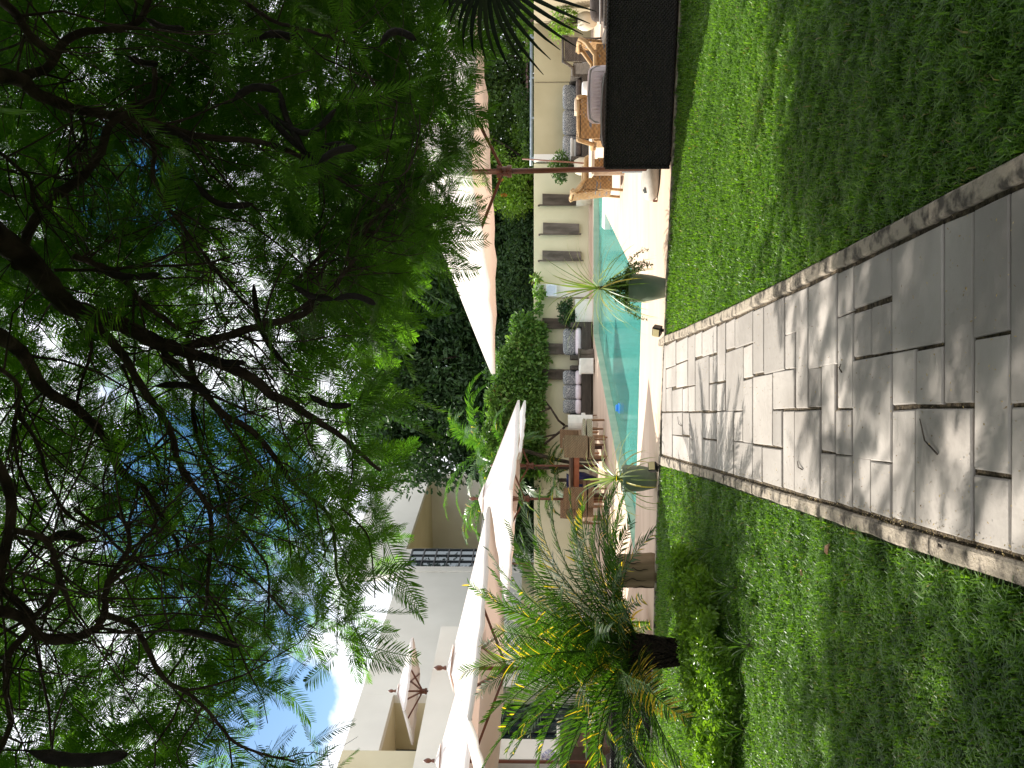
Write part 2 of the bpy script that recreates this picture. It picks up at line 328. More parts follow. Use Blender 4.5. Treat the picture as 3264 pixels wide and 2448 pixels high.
# fallen dry leaves on the lawn
M['dryleaf'] = mat('dry_leaf', (.42,.24,.14), (.6,.4,.26), scale=30, rough=.8)
dl = None
for i, (px, py, s, lab) in enumerate([(2672,1770,.075,'curled pinkish dry leaf lying on the left lawn, nearest the path'), (2585,1815,.05,'smaller brown dry leaf on the left lawn beside the larger one')]):
    g_ = G(px, py); mb = MB(); mb.add((LV*np.array([1,1,2.5]))*s, LFQ); o = mb.build('fallen_leaf', M['dryleaf']); o.location = (g_.x, g_.y, .055); o.rotation_euler = (.3, .2, i*2+.6); tag(o, lab, 'leaf', 'dry leaves on the lawn')
M['bark'] = mat('bark', (.035,.026,.02), (.10,.078,.06), scale=14, rough=.95, bump=.8, bscale=40, stretch=(1,1,.35))
for (a, b, lab) in [((2960,1335),(3018,1448),'thin dark twig lying across a large slab near the camera'), ((2702,1160),(2706,1187),'short dark twig on the paving in the middle of the path'), ((2170,1328),(2183,1358),'small curved twig on the far end of the paving'), ((2561,1470),(2577,1497),'tiny curved twig on the paving left of the path centre'),((3020,1730),(3035,1745),'stub of twig by the left edge of the path')]:
    p, q = G(*a), G(*b); mb = MB(); md = (p+q)/2+Vector(((q-p).y*.12, -(q-p).x*.12, 0)); mb.tube([p+Vector((0,0,.034)), md+Vector((0,0,.042)), q+Vector((0,0,.035))], [.002,.003,.004], n=5); tag(mb.build('fallen_twig', M['bark']), lab, 'twig', 'twigs fallen on the path')
# ---- pool
M['pooltile'] = mat('pool_tile', (.06,.34,.30), (.10,.46,.40), scale=5, rough=.5, bump=.1)
M['rim'] = mat('pool_rim', (.30,.40,.30), (.42,.50,.38), scale=4, rough=.6)
mb = MB(); n = len(POOL); V = [(x, y, 0.0) for x, y in POOL]+[(x, y, -.30) for x, y in POOL]
mb.add(V, np.array([((i+1)%n, i, n+i, n+(i+1)%n) for i in range(n)])); struct(mb.build('pool_wall_band', M['rim']))
pin = inset(POOL, 0); mb = MB(); V = [(x, y, -.30) for x, y in POOL]+[(x, y, -1.25) for x, y in POOL]
mb.add(V, np.array([((i+1)%n, i, n+i, n+(i+1)%n) for i in range(n)])); struct(mb.build('pool_basin', M['pooltile']))
struct(sheet('pool_floor', POOL, [], -1.25, M['pooltile']))
m = bpy.data.materials.new('water'); m.use_nodes = True; t = m.node_tree; t.nodes.clear(); n_ = t.nodes.new; l = t.links.new
o_ = n_('ShaderNodeOutputMaterial'); tr = n_('ShaderNodeBsdfTransparent'); tr.inputs[0].default_value = (.62,.93,.90,1); gl = n_('ShaderNodeBsdfGlossy'); gl.inputs['Roughness'].default_value = .03
tc = n_('ShaderNodeTexCoord'); mp = n_('ShaderNodeMapping'); mp.inputs['Scale'].default_value = (3, 7, 3); l(tc.outputs['Object'], mp.inputs[0]); nz = n_('ShaderNodeTexNoise'); nz.inputs['Scale'].default_value = 1.4; nz.inputs['Detail'].default_value = 4; l(mp.outputs[0], nz.inputs['Vector'])
bp = n_('ShaderNodeBump'); bp.inputs['Strength'].default_value = .35; bp.inputs['Distance'].default_value = .02; l(nz.outputs[0], bp.inputs['Height']); l(bp.outputs[0], gl.inputs['Normal'])
fr = n_('ShaderNodeFresnel'); fr.inputs[0].default_value = 1.33; l(bp.outputs[0], fr.inputs[1]); ms = n_('ShaderNodeMixShader')
mu = n_('ShaderNodeMath'); mu.operation = 'MULTIPLY'; mu.inputs[1].default_value = .8; l(fr.outputs[0], mu.inputs[0]); l(mu.outputs[0], ms.inputs[0]); l(tr.outputs[0], ms.inputs[1])
# a little milky turquoise scatter under the mirror layer
df = n_('ShaderNodeBsdfDiffuse'); df.inputs[0].default_value = (.14,.58,.51,1); m2 = n_('ShaderNodeMixShader'); m2.inputs[0].default_value = .38; l(tr.outputs[0], m2.inputs[1]); l(df.outputs[0], m2.inputs[2]); l(m2.outputs[0], ms.inputs[1]); l(gl.outputs[0], ms.inputs[2]); l(ms.outputs[0], o_.inputs[0])
M['water'] = m
struct(sheet('pool_water', inset(POOL, .002), [], -.14, M['water']))
M['whitestone'] = mat('white_stone', (.62,.6,.55), (.75,.72,.66), scale=6, rough=.6)
mb = MB(); mb.box((3.95,19.9,-.09), (.9,.8,.16), rz=-.25); struct(mb.build('pool_step', M['whitestone']))
M['blue'] = mat('blue_plastic', (.05,.28,.75), (.08,.36,.85), scale=5, rough=.3)
mb = MB(); g_ = G(1974, 1301, -.15); mb.box((0,0,0), (.22,.3,.1)).box((0,.12,.07), (.14,.06,.06)); o = mb.build('pool_cleaner', M['blue'], bevel=.02); o.location = (g_.x, g_.y, -.185); tag(o, 'small bright blue cleaner floating in the pool', 'pool cleaner')
# ================================================================ WALLS
M['wall'] = mat('wall_plaster', (.60,.555,.375), (.68,.63,.45), scale=1.1, rough=.9, bump=.1, bscale=40)
M['wall2'] = mat('wall_plaster_beige', (.42,.37,.23), (.50,.45,.29), scale=.9, rough=.9, bump=.1, bscale=40)
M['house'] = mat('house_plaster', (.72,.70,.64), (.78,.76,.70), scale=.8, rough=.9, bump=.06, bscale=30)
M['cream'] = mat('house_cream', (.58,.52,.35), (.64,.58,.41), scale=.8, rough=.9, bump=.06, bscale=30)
YW = 24.2
def wall(name, x0, x1, y, z1, m, label, th=.22, parent=None):
    mb = MB(); mb.box(((x0+x1)/2, y+th/2, z1/2-.01), (x1-x0, th, z1+.02)); o = mb.build(name, m, parent, bevel=.01)
    return tag(o, label, 'wall') if not parent else o
w1 = thing('boundary_wall', 'pale cream garden wall behind the pool hung with carved boards', 'wall', (0,YW,0))
mb = MB(); mb.box((-.2,.11,.77), (12.45,.22,1.56)); mb.build('panel', M['wall'], w1, bevel=.008)
mb = MB(); mb.box(((1224-926)/F*24.05,-.0,.77), (.36,.22,1.57)); mb.build('pier', M['house'], w1, bevel=.008)
mb = MB(); mb.box(((1224-504)/F*24.1,-.05,.77), (.16,.3,1.56)); mb.build('pier', M['house'], w1, bevel=.008)
mb = MB(); mb.box((-.2,-.25,.03), (12.4,.5,.06)); mb.build('skirting', M['deck'], w1)
w2 = thing('boundary_wall', 'plain beige garden wall right of the pool, stained at its foot', 'wall', (8.1,YW+.03,0))
mb = MB(); mb.box((0,.11,.77), (3.7,.22,1.56)); mb.build('panel', M['wall2'], w2, bevel=.008)
mb = MB(); mb.box((.15,-.01,.78), (.006,.02,1.5)); mb.build('crack_joint', M['joint'], w2)
M['wall3'] = mat('wall_brown', (.26,.22,.15), (.32,.27,.19), scale=1, rough=.9)
mb = MB(); a = Vector((9.8,24.1,0)); b = Vector((8.95,20.2,0)); c_ = (a+b)/2; mb.box((c_.x+.12, c_.y, .77), (.22,(a-b).length,1.56), rz=-math.atan2((a-b).x, (a-b).y)); tag(mb.build('boundary_wall', M['wall3'], bevel=.01), 'brownish side wall at the right edge running toward the camera', 'wall')
mb = MB(); mb.box((13,20.1,.78), (8.2,.2,1.56)); tag(mb.build('boundary_wall', M['wall2'], bevel=.01), 'beige wall at the far right behind the round pot', 'wall')
# pipe rail on top of the right wall
M['greypipe'] = mat('grey_pipe', (.22,.27,.30), (.28,.33,.36), scale=9, rough=.4, metal=.4)
t_ = thing('pipe_rail', 'grey pipe rail lying along the top of the beige wall', 'rail', (8.0,YW+.14,1.58))
mb = MB(); mb.tube([(-2,0,.04),(1.6,0,.04)], .045, n=10); mb.build('pipe', M['greypipe'], t_, smooth=True)
for k in range(4): mb = MB(); mb.box((-1.8+k*1.1,0,-.01), (.05,.11,.12)); mb.build('bracket', M['greypipe'], t_)
# row of roof tiles showing over the wall
M['tile'] = mat('roof_tile', (.20,.12,.10), (.33,.22,.19), scale=12, rough=.9, bump=.4)
mb = MB()
for i in range(22):
    for j in range(3): mb.lathe((7.7+i*.16-.05*(j%2), YW+1.2+j*.28, 1.45+j*.14), [(.085,-.01),(.085,.035),(.05,.06)], n=10, sy=1.4)
tag(mb.build('tiled_roof', M['tile']), 'strip of reddish brown roof tiles showing above the beige wall', 'roof')
# sign
M['signw'] = mat('sign_plate', (.66,.70,.78), (.7,.74,.82), scale=5, rough=.5); M['signt'] = mat('sign_text', (.33,.4,.55), (.33,.4,.55), rough=.6)
p0, p1 = P(1741, 943, 23.93), P(1774, 906, 23.93)
t_ = thing('notice_sign', 'small white notice plate with rows of fine blue lettering on the wall pier', 'sign', ((p0.x+p1.x)/2, 23.93, (p0.z+p1.z)/2))
w_, h_ = abs(p1.x-p0.x), abs(p1.z-p0.z); mb = MB(); mb.box((0,0,0), (w_,.02,h_)); mb.build('plate', M['signw'], t_)
mb = MB(); 
for k in range(9):
    x = -w_/2+.03
    while x < w_/2-.05:
        q = random.uniform(.012,.035); q = min(q, w_/2-.03-x); mb.box((x+q/2, -.012, h_/2-.03-k*(h_-.05)/9), (q,.004,.010)); x += q+.01
mb.build('lettering', M['signt'], t_)
# carved boards on the wall
M['oldwood'] = mat('old_wood', (.055,.042,.032), (.14,.112,.088), scale=7, rough=.9, bump=.7, bscale=30, stretch=(1,1,.25), detail=9, lo=.3, hi=.7)
M['oldwood2'] = mat('old_wood_grey', (.085,.07,.057), (.18,.15,.128), scale=7, rough=.9, bump=.6, bscale=30, stretch=(1,1,.25), detail=9)
boards = [(1729,1850,617,652,'oldwood','rightmost dark stained carved wooden board, behind the small beige tub'), (1731,1846,709,745,'oldwood2','plain grey brown carved board, middle of the three right of the notice'), (1729,1853,798,829,'oldwood2','pale board carved with a column of overlapping scales'),
 (1729,1826,1013,1044,'oldwood','dark narrow board above the gap between planter and cushions'), (1730,1838,1093,1126,'oldwood2','grey panelled board above the first grey cushions left of the planter'), (1727,1838,1175,1206,'oldwood','darkest panelled board beside the ivy, leftmost of the six')]
for (a, b, c, d, mm, lab) in boards:
    p, q = P(a, d, 24.12), P(b, c, 24.12); w_ = q.x-p.x; h_ = p.z-q.z
    t_ = thing('wall_board', lab, 'carved board', ((p.x+q.x)/2, 24.15, q.z), 0, 'six carved boards on the garden wall')
    mb = MB(); n_ = 12; V = []
    for i in range(n_+1):
        f = i/n_; wv = w_/2*(1-.12*f*(1 if 'scales' not in lab else 0)+.03*math.sin(f*9)); z = h_*(1-f)
        V += [(-w_/2-.0, -.055, z), (w_/2*.9-.12*w_*f+wv*.1, -.055, z), (w_/2*.9-.12*w_*f+wv*.1, .045, z), (-w_/2, .045, z)]
    mb.add(V, np.array([(i*4+k, i*4+(k+1)%4, (i+1)*4+(k+1)%4, (i+1)*4+k) for i in range(n_) for k in range(4)])); mb.add(V[:4], np.array([(3,2,1,0)])); mb.add(V[-4:], np.array([(0,1,2,3)]))
    if 'scales' in lab:
        for k in range(7):
            an = [math.pi*(j/12) for j in range(13)]; mb.tube([(math.cos(a_)*w_*.4-.02, -.06, h_*(.06+k*.135)+math.sin(a_)*.13) for a_ in an], .006, n=4)
    elif 'panelled' in lab:
        for k in (.33,.62,.85): mb.box((-.03,-.057,h_*k), (w_*.86,.02,.012))
    mb.build('plank', M[mm], t_, bevel=.006)
    mb = MB(); mb.box((-w_/2-.015,-.04,h_/2+.02), (.035,.07,h_+.16)); mb.box((-w_/2-.03,-.04,h_+.10), (.05,.06,.05)); mb.build('side_rail', M[mm], t_, bevel=.01)
# ================================================================ HOUSE
O = Vector((-6.4,23.3,0)); e1 = Vector((.97,-.243,0)); e2 = Vector((.243,.97,0)); HR = math.atan2(e1.y, e1.x)
def hp(px, py, v):
    """photo pixel -> (u along the facade, z) on the facade plane offset v"""
    k = (py-1224)/F; o = O+e1*v; u = -(o.x+k*o.y)/(e2.x+k*e2.y); p = o+e2*u; return u, P(px, py, p.y).z
hs_ = thing('white_house', 'white two storey house with balcony and loggia left of the pool', 'house', tuple(O), HR)
# house frame: local x = outward (e1), local y = along e2
def hbox(name, m, u0, u1, v0, v1, z0, z1, parent=None, bevel=.006):
    mb = MB(); mb.box(((v0+v1)/2, (u0+u1)/2, (z0+z1)/2), (abs(v1-v0), abs(u1-u0), abs(z1-z0))); return mb.build(name, m, parent or hs_, bevel=bevel)
V2 = -1.8
uA = hp(1400,1998,0)[0]; uB = hp(1400,2448,0)[0]-9
zp = 4.0
hbox('parapet', M['house'], uB, uA, -.14, 0, 2.75, zp)                        # balcony parapet
hbox('balcony_floor', M['house'], uB, uA-.0, V2, -.14, 2.75, 2.95)
# ground floor facade under the balcony: glazed opening and pillar
uo1 = hp(1600,2188,-.6)[0]; uo0 = hp(1600,2368,-.6)[0]; uq = hp(1600,2432,-.6)[0]
hbox('ground_floor_wall', M['house'], uo1, uA, V2+.3, -.6, 0, 2.75)
hbox('pillar', M['house'], uq, uo0, -.9, -.5, 0, 2.75)
hbox('ground_floor_wall', M['house'], uB, uq-1.2, V2+.3, -.6, 0, 2.75)
M['darkglass'] = mat('dark_glass', (.012,.022,.026), (.02,.035,.04), scale=2, rough=.08, spec=.6)
hbox('window', M['darkglass'], uo0, uo1, -1.2, -1.15, 0, 2.74); hbox('window', M['darkglass'], uq-1.2, uq, -1.2, -1.15, 0, 2.74)
M['frame'] = mat('steel_frame', (.02,.025,.028), (.03,.035,.04), scale=8, rough=.4)
for k in range(5): hbox('window_frame', M['frame'], uo0+(uo1-uo0)*k/4-.03, uo0+(uo1-uo0)*k/4+.03, -1.15, -1.09, 0, 2.7)
# upper wall with recess
zr = 6.15
ua = hp(1300,1826,V2)[0]; r1 = hp(1254,2218,V2)[0]; r0 = hp(1206,2397,V2)[0]; zrec = hp(1254,2218,V2)[1]
hbox('upper_wall', M['house'], r1, ua, V2-.25, V2, 0, zr); hbox('upper_wall', M['house'], r0, r1, V2-.25, V2, zrec, zr)
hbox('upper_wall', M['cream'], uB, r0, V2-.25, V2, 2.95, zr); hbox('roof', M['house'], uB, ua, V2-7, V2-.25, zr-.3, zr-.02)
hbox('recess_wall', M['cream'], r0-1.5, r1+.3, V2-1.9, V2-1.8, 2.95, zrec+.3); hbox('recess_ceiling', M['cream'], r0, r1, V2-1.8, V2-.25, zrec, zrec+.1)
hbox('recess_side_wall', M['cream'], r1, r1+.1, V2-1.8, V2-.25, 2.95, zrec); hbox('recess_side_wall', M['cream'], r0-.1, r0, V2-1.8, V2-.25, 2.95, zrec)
def gridwin(u0, u1, z0, z1, v, nu, nz, kids=True):
    f = MB()
    for i in range(nu+1): f.box((v, u0+(u1-u0)*i/nu, (z0+z1)/2), (.06,.045,z1-z0))
    for j in range(nz+1): f.box((v+.002, (u0+u1)/2, z0+(z1-z0)*j/nz), (.05,u1-u0,.045))
    w = f.build('window_frame', M['frame'], hs_); g_ = MB(); g_.box((v-.02, (u0+u1)/2, (z0+z1)/2), (.01,u1-u0,z1-z0)); g_.build('pane', M['glass'], w)
m, t, b = principled('window_glass'); b.inputs['Base Color'].default_value = (.10,.13,.14,1); b.inputs['Roughness'].default_value = .03; b.inputs['Specular IOR Level'].default_value = 1; b.inputs['Metallic'].default_value = .55; M['glass'] = m
a0, z1_ = hp(1232,2362,V2-1.7); a1 = a0; b0 = hp(1240,2398,V2-1.7)[0]
gridwin(b0, a0, 2.95, hp(1232,2362,V2-1.7)[1], V2-1.7, 2, 2)
# far part: strip, big grid window, loggia
V3 = V2-.12
hbox('pilaster', M['house'], ua+.01, ua+.35, V2-.25, V2+.06, 0, zr)
w0, w1_ = hp(1300,1810,V3)[0], hp(1300,1753,V3)[0]
wz1 = 6.0; wz0 = 3.3
gridwin(w0, w1_, wz0, wz1, V3, 3, 6)
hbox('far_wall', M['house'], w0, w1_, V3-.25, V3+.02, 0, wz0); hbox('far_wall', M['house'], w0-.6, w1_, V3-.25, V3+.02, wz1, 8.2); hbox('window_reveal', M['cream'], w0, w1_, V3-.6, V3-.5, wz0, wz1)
l1 = hp(1337,1515,V3)[0]; l2 = hp(1337,1506,V3)[0]
hbox('far_wall', M['house'], w1_, l2, V3-.25, V3, 0, 3.6); hbox('fascia', M['house'], w1_, l2, V3-.25, V3, 6.25, 8.4); hbox('corner_post', M['house'], l1, l2, V3-.25, V3, 3.6, 6.25)
# loggia interior
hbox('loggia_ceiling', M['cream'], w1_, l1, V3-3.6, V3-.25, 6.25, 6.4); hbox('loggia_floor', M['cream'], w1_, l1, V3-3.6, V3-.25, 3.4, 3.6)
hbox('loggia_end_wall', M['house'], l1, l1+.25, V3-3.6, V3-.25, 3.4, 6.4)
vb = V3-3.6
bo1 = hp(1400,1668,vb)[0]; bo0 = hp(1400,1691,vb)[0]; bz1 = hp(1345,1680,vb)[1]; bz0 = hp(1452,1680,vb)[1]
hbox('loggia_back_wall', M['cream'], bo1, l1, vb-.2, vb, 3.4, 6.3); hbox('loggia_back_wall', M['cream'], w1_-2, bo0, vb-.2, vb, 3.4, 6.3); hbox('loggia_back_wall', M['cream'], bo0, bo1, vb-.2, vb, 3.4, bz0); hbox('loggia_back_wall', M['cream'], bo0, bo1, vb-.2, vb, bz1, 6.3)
# pierced vent block on the loggia back wall
vu1, vz1 = hp(1326,1708,vb+.05); vu0, vz0 = hp(1396,1725,vb+.05)
mb = MB(); vh = vz1-vz0; nn = 9
for i in range(nn+1): mb.box((vb+.05, (vu0+vu1)/2, vz0+vh*i/nn), (.08, abs(vu1-vu0), .045))
for j in range(5): mb.box((vb+.052, vu0+(vu1-vu0)*j/4, (vz0+vz1)/2), (.08,.05,vh))
mb.build('vent_grille', M['house'], hs_)
# garden wall of the ground floor, far left behind the furniture
u5 = hp(1700,1490,.3)[0]
lw = thing('garden_wall', 'tall beige wall behind the rattan dining chairs below the palms', 'wall', tuple(O), HR)
ux0, uz = hp(1700,1995,.25); ux1 = 1.6
mb = MB(); mb.box((.12, (ux0-1+3.4)/2, .95), (.25, 3.4-ux0+1, 1.9)); mb.build('panel', M['wall2'], lw, bevel=.01)
mb = MB(); mb.box((.27, (ux0+3.2)/2, .98), (.05, 3.2-ux0, .03)); mb.build('groove_trim', M['frame'], lw)
mb = MB(); mb.box((.35, -1.2, .42), (.2, 2.2, .84)); mb.build('white_ledge', M['house'], lw, bevel=.01)
M['rust'] = mat('brown_metal', (.16,.07,.045), (.22,.10,.07), scale=8, rough=.5)
mb = MB(); q = O+e1*.32+e2*hp(1700,1798,.3)[0]; mb.tube([(q.x,q.y,0),(q.x,q.y,2.6)], .035, n=8); tag(mb.build('downpipe', M['rust'], smooth=True), 'thin brown downpipe standing against the beige wall', 'pipe')
# ================================================================ FURNITURE
def weave(name, c1, c2, sx=60, sz=28, bump=.8, c3=None, rough=.6):
    """woven cane: over-and-under strips in object space"""
    m, t, b = principled(name); n = t.nodes.new; l = t.links.new; b.inputs['Roughness'].default_value = rough; b.inputs['Specular IOR Level'].default_value = .3
    tc = n('ShaderNodeTexCoord'); sp = n('ShaderNodeSeparateXYZ'); l(tc.outputs['Object'], sp.inputs[0])
    ad = n('ShaderNodeMath'); ad.operation = 'ADD'; l(sp.outputs[0], ad.inputs[0]); l(sp.outputs[1], ad.inputs[1])
    def sn(src, k, ph=0):
        a = n('ShaderNodeMath'); a.operation = 'MULTIPLY_ADD'; l(src, a.inputs[0]); a.inputs[1].default_value = k; a.inputs[2].default_value = ph
        s = n('ShaderNodeMath'); s.operation = 'SINE'; l(a.outputs[0], s.inputs[0]); return s.outputs[0]
    p = n('ShaderNodeMath'); p.operation = 'MULTIPLY'; l(sn(ad.outputs[0], sx), p.inputs[0]); l(sn(sp.outputs[2], sz*3.14), p.inputs[1])
    mr = n('ShaderNodeMapRange'); mr.inputs[1].default_value = -1; l(p.outputs[0], mr.inputs[0])
    bp = n('ShaderNodeBump'); bp.inputs['Strength'].default_value = bump; bp.inputs['Distance'].default_value = .01; l(mr.outputs[0], bp.inputs['Height']); l(bp.outputs[0], b.inputs['Normal'])
    nz = n('ShaderNodeTexNoise'); nz.inputs['Scale'].default_value = 5; nz.inputs['Detail'].default_value = 5; mp = n('ShaderNodeMapping'); mp.inputs['Scale'].default_value = (1,1,5); l(tc.outputs['Object'], mp.inputs[0]); l(mp.outputs[0], nz.inputs['Vector'])
    r = n('ShaderNodeValToRGB'); r.color_ramp.elements[0].color = (*c1,1); r.color_ramp.elements[1].color = (*c2,1); r.color_ramp.elements[0].position = .35; r.color_ramp.elements[1].position = .6
    if c3: e = r.color_ramp.elements.new(.64); e.color = (*c3,1); r.color_ramp.elements[-1].color = (*c3, 1)
    l(nz.outputs[0], r.inputs[0]); mx = n('ShaderNodeMix'); mx.data_type = 'RGBA'; mx.blend_type = 'MULTIPLY'; mr2 = n('ShaderNodeMapRange'); mr2.inputs[1].default_value = -1; mr2.inputs[3].default_value = .55; l(p.outputs[0], mr2.inputs[0]); mx.inputs[0].default_value = 1
    l(r.outputs[0], mx.inputs[6]); l(mr2.outputs[0], mx.inputs[7]); l(mx.outputs[2], b.inputs['Base Color']); return m
M['rattan'] = weave('rattan', (.30,.17,.07), (.40,.24,.10), 90, 30, c3=(.16,.17,.20))
M['cane'] = mat('cane', (.32,.20,.09), (.42,.28,.14), scale=14, rough=.6, bump=.3)
M['dark'] = weave('dark_wicker', (.012,.010,.009), (.022,.017,.014), 150, 55, bump=1)
M['dark2'] = weave('brown_wicker', (.055,.045,.036), (.09,.075,.06), 120, 45, bump=.8)
M['cushd'] = mat('cushion_dark', (.055,.042,.036), (.085,.068,.06), scale=20, rough=.9, bump=.15)
M['cushl'] = mat('cushion_lilac', (.62,.54,.58), (.72,.64,.67), scale=10, rough=.9, bump=.2)
M['piping'] = mat('piping', (.30,.29,.28), (.38,.36,.35), scale=10, rough=.8)
m, t, b = principled('cushion_pattern'); vr = t.nodes.new('ShaderNodeTexVoronoi'); vr.inputs['Scale'].default_value = 26; tc = t.nodes.new('ShaderNodeTexCoord'); t.links.new(tc.outputs['Object'], vr.inputs['Vector']); vr.feature = 'DISTANCE_TO_EDGE'
r = t.nodes.new('ShaderNodeValToRGB'); r.color_ramp.elements[0].position = .07; r.color_ramp.elements[1].position = .13; r.color_ramp.elements[0].color = (.42,.42,.40,1); r.color_ramp.elements[1].color = (.09,.10,.12,1); t.links.new(vr.outputs['Distance'], r.inputs[0]); t.links.new(r.outputs[0], b.inputs['Base Color']); b.inputs['Roughness'].default_value = .9; M['cushp'] = m
M['teak'] = mat('teak', (.20,.10,.05), (.30,.17,.09), scale=6, rough=.6, bump=.2, stretch=(1,5,1))
M['palewood'] = mat('pale_wood', (.45,.36,.27), (.58,.48,.38), scale=8, rough=.7, bump=.2, stretch=(1,5,1))

def rattan_chair(label, loc, rz, group='rattan armchairs around the pool', wv='rattan'):
    """faces local +y; arms and back wrapped in woven cane"""
    t = thing('rattan_armchair', label, 'armchair', loc, rz, group)
    mb = MB(); mb.box((0,0,.38), (.56,.54,.07)); mb.box((0,.27,.30), (.56,.03,.16)); mb.build('seat', M[wv], t, bevel=.015)
    cn = 'cane' if wv == 'rattan' else 'dark2'; mb = MB(); n_ = 10; V = []
    for i in range(n_+1):
        a = -1+2*i/n_; y = -.27-.05*(1-a*a)
        for z, dy in ((.20, 0), (.85, -.07)):
            V += [(a*.29, y+dy, z), (a*.29, y+dy+.035, z)]
    Fq = []
    for i in range(n_):
        k = i*4; Fq += [(k,k+4,k+6,k+2), (k+1,k+3,k+7,k+5), (k+2,k+6,k+7,k+3), (k,k+1,k+5,k+4)]
    Fq += [(0,2,3,1), (n_*4,n_*4+1,n_*4+3,n_*4+2)]
    mb.add(V, np.array(Fq)); mb.build('backrest', M[wv], t)
    mb = MB(); mb.tube([(-.31,-.27,.87),(-.15,-.34,.885),(0,-.36,.89),(.15,-.34,.885),(.31,-.27,.87)], .024, n=8)
    for k in range(26): f = -1+2*k/25; mb.tube([(f*.29-.008,-.345+.06*f*f,.862),(f*.29+.008,-.345+.06*f*f,.915)], .013, n=6)
    mb.build('top_rail', M[cn], t, smooth=True)
    for s in (-1, 1):
        mb = MB(); mb.box((s*.30,0,.42), (.03,.52,.46)); mb.build('side_panel', M[wv], t, bevel=.01)
        mb = MB(); mb.tube([(s*.31,-.34,.90),(s*.33,-.28,.80),(s*.335,-.1,.665),(s*.335,.15,.655),(s*.33,.27,.645),(s*.32,.30,.60)], [.034,.034,.032,.032,.034,.03], n=10); mb.build('armrest', M[cn], t, smooth=True)
        for y in (-.26,.26): mb = MB(); mb.tube([(s*.28,y*1.08,0),(s*.28,y,.24),(s*.29,y,.44)], .024, n=8); mb.build('leg', M[cn], t, smooth=True)
    return t
def sofa(label, loc, rz, L, mm, seatc, backc, nb, hb=.66, dp=.85, arms=(1,1), group=None, pillows=None):
    """local: back along y=0 side, seat opens to +y"""
    t = thing('wicker_sofa', label, 'sofa', loc, rz, group)
    mb = MB(); mb.box((L/2, dp/2, .17), (L, dp, .26)); mb.build('base', M[mm], t, bevel=.012)
    mb = MB(); mb.box((L/2, .06, (hb+.04)/2), (L, .12, hb-.04)); mb.build('back_frame', M[mm], t, bevel=.02)
    for k, s in enumerate((0, 1)):
        if arms[k]: mb = MB(); mb.box((.06 if not s else L-.06, dp/2+.06, .31), (.118, dp-.124, .54)); mb.build('arm', M[mm], t, bevel=.02)
    w_ = (L-.26)/nb
    for i in range(nb):
        x = .13+w_*(i+.5)
        mb = MB(); mb.cushion((x, dp/2+.08, .37), (w_*1.02, dp-.2, .15), puff=.25); mb.build('seat_cushion', M[seatc], t, smooth=True)
        mb = MB(); mb.cushion((x, .22, hb*.5+.27), (w_*1.0, .44, .17), tilt=R(74)); c_ = mb.build('back_cushion', M[backc], t, smooth=True)
    for x in (.06, L-.06):
        for y in (.06, dp-.06): mb = MB(); mb.box((x, y, .025), (.05,.05,.05)); mb.build('foot', M[mm], t)
    return t
# 1 near sofa seen from behind
S0 = Vector((2.40, 9.84, 0)); rs = R(-18.5)
ns = thing('wicker_sofa', 'big near black wicker sofa seen from behind at the lawn edge, right side', 'sofa', tuple(S0), rs)
mb = MB(); V = []; L = 2.75
mb.box((L/2, .05, .405), (L, .10, .73)); mb.build('back', M['dark'], ns, bevel=.025)
mb = MB(); mb.box((L/2, .46, .19), (L, .70, .28)); mb.build('base', M['dark'], ns, bevel=.01)
mb = MB(); mb.box((.06, .46, .36), (.12, .716, .52)); mb.build('arm', M['dark'], ns, bevel=.03)
mb = MB(); mb.tube([(.0,-.012,.765),(L,-.012,.765)], .018, n=8); mb.tube([(-.004,-.008,.05),(-.004,-.008,.76)], .016, n=8); mb.build('edge_braid', M['dark'], ns)
mb = MB(); mb.cushion((.60,.20,.585), (.85,.46,.18), tilt=R(78)); bc = mb.build('back_cushion', M['cushd'], ns, smooth=True)
mb = MB(); mb.tube([(.22,.17,.78),(.35,.15,.80),(.6,.15,.808),(.85,.15,.80),(.98,.17,.78)], .009, n=6); mb.build('piping', M['piping'], bc)
mb = MB(); mb.cushion((1.50,.20,.545), (.9,.46,.17), tilt=R(78)); mb.build('back_cushion', M['cushd'], ns, smooth=True)
for x in (.5, 1.6): mb = MB(); mb.cushion((x,.5,.40), (1.05,.62,.17), puff=.25); mb.build('seat_cushion', M['cushd'], ns, smooth=True)
for x in (.08, L-.08): mb = MB(); mb.box((x,.1,.02), (.05,.05,.04)); mb.build('foot', M['dark'], ns)
# pillow leaning on it
t_ = thing('throw_pillow', 'pale lilac pleated pillow with dark piping standing above the near sofa back', 'pillow', tuple(P(1916, 300, 10.35)), R(-12))
mb = MB(); mb.cushion((0,.06,-.04), (.66,.40,.20), tilt=R(80)); mb.build('cover', M['cushl'], t_, smooth=True)
mb = MB(); mb.tube([(-.31,.05,-.16),(-.31,.03,.06),(-.27,.02,.125),(0,.0,.15),(.27,.02,.125),(.31,.03,.06),(.31,.05,-.16)], .012, n=6); mb.build('piping', M['piping'], t_, smooth=True)
mb = MB()
for k in range(13): x = -.24+k*.04; mb.tube([(x,-.045,.11),(x+.01,-.052,.02),(x,-.045,-.12)], [.004,.009,.005], n=5)
mb.build('pleats', M['cushl'], t_, smooth=True)
# 2 second dark sofa beyond
p = P(1930, 104, 12.0); t2 = sofa('second dark brown sofa behind the near one, cut by the right edge of the view', (p.x, 11.8, 0), R(-6), 1.9, 'dark2', 'cushd', 'cushd', 2, hb=.62)
mb = MB(); mb.tube([(.03,.0,.645),(.03,-.012,.67),(.9,-.012,.675),(1.85,-.012,.67)], .012, n=6); mb.build('piping', M['piping'], t2)
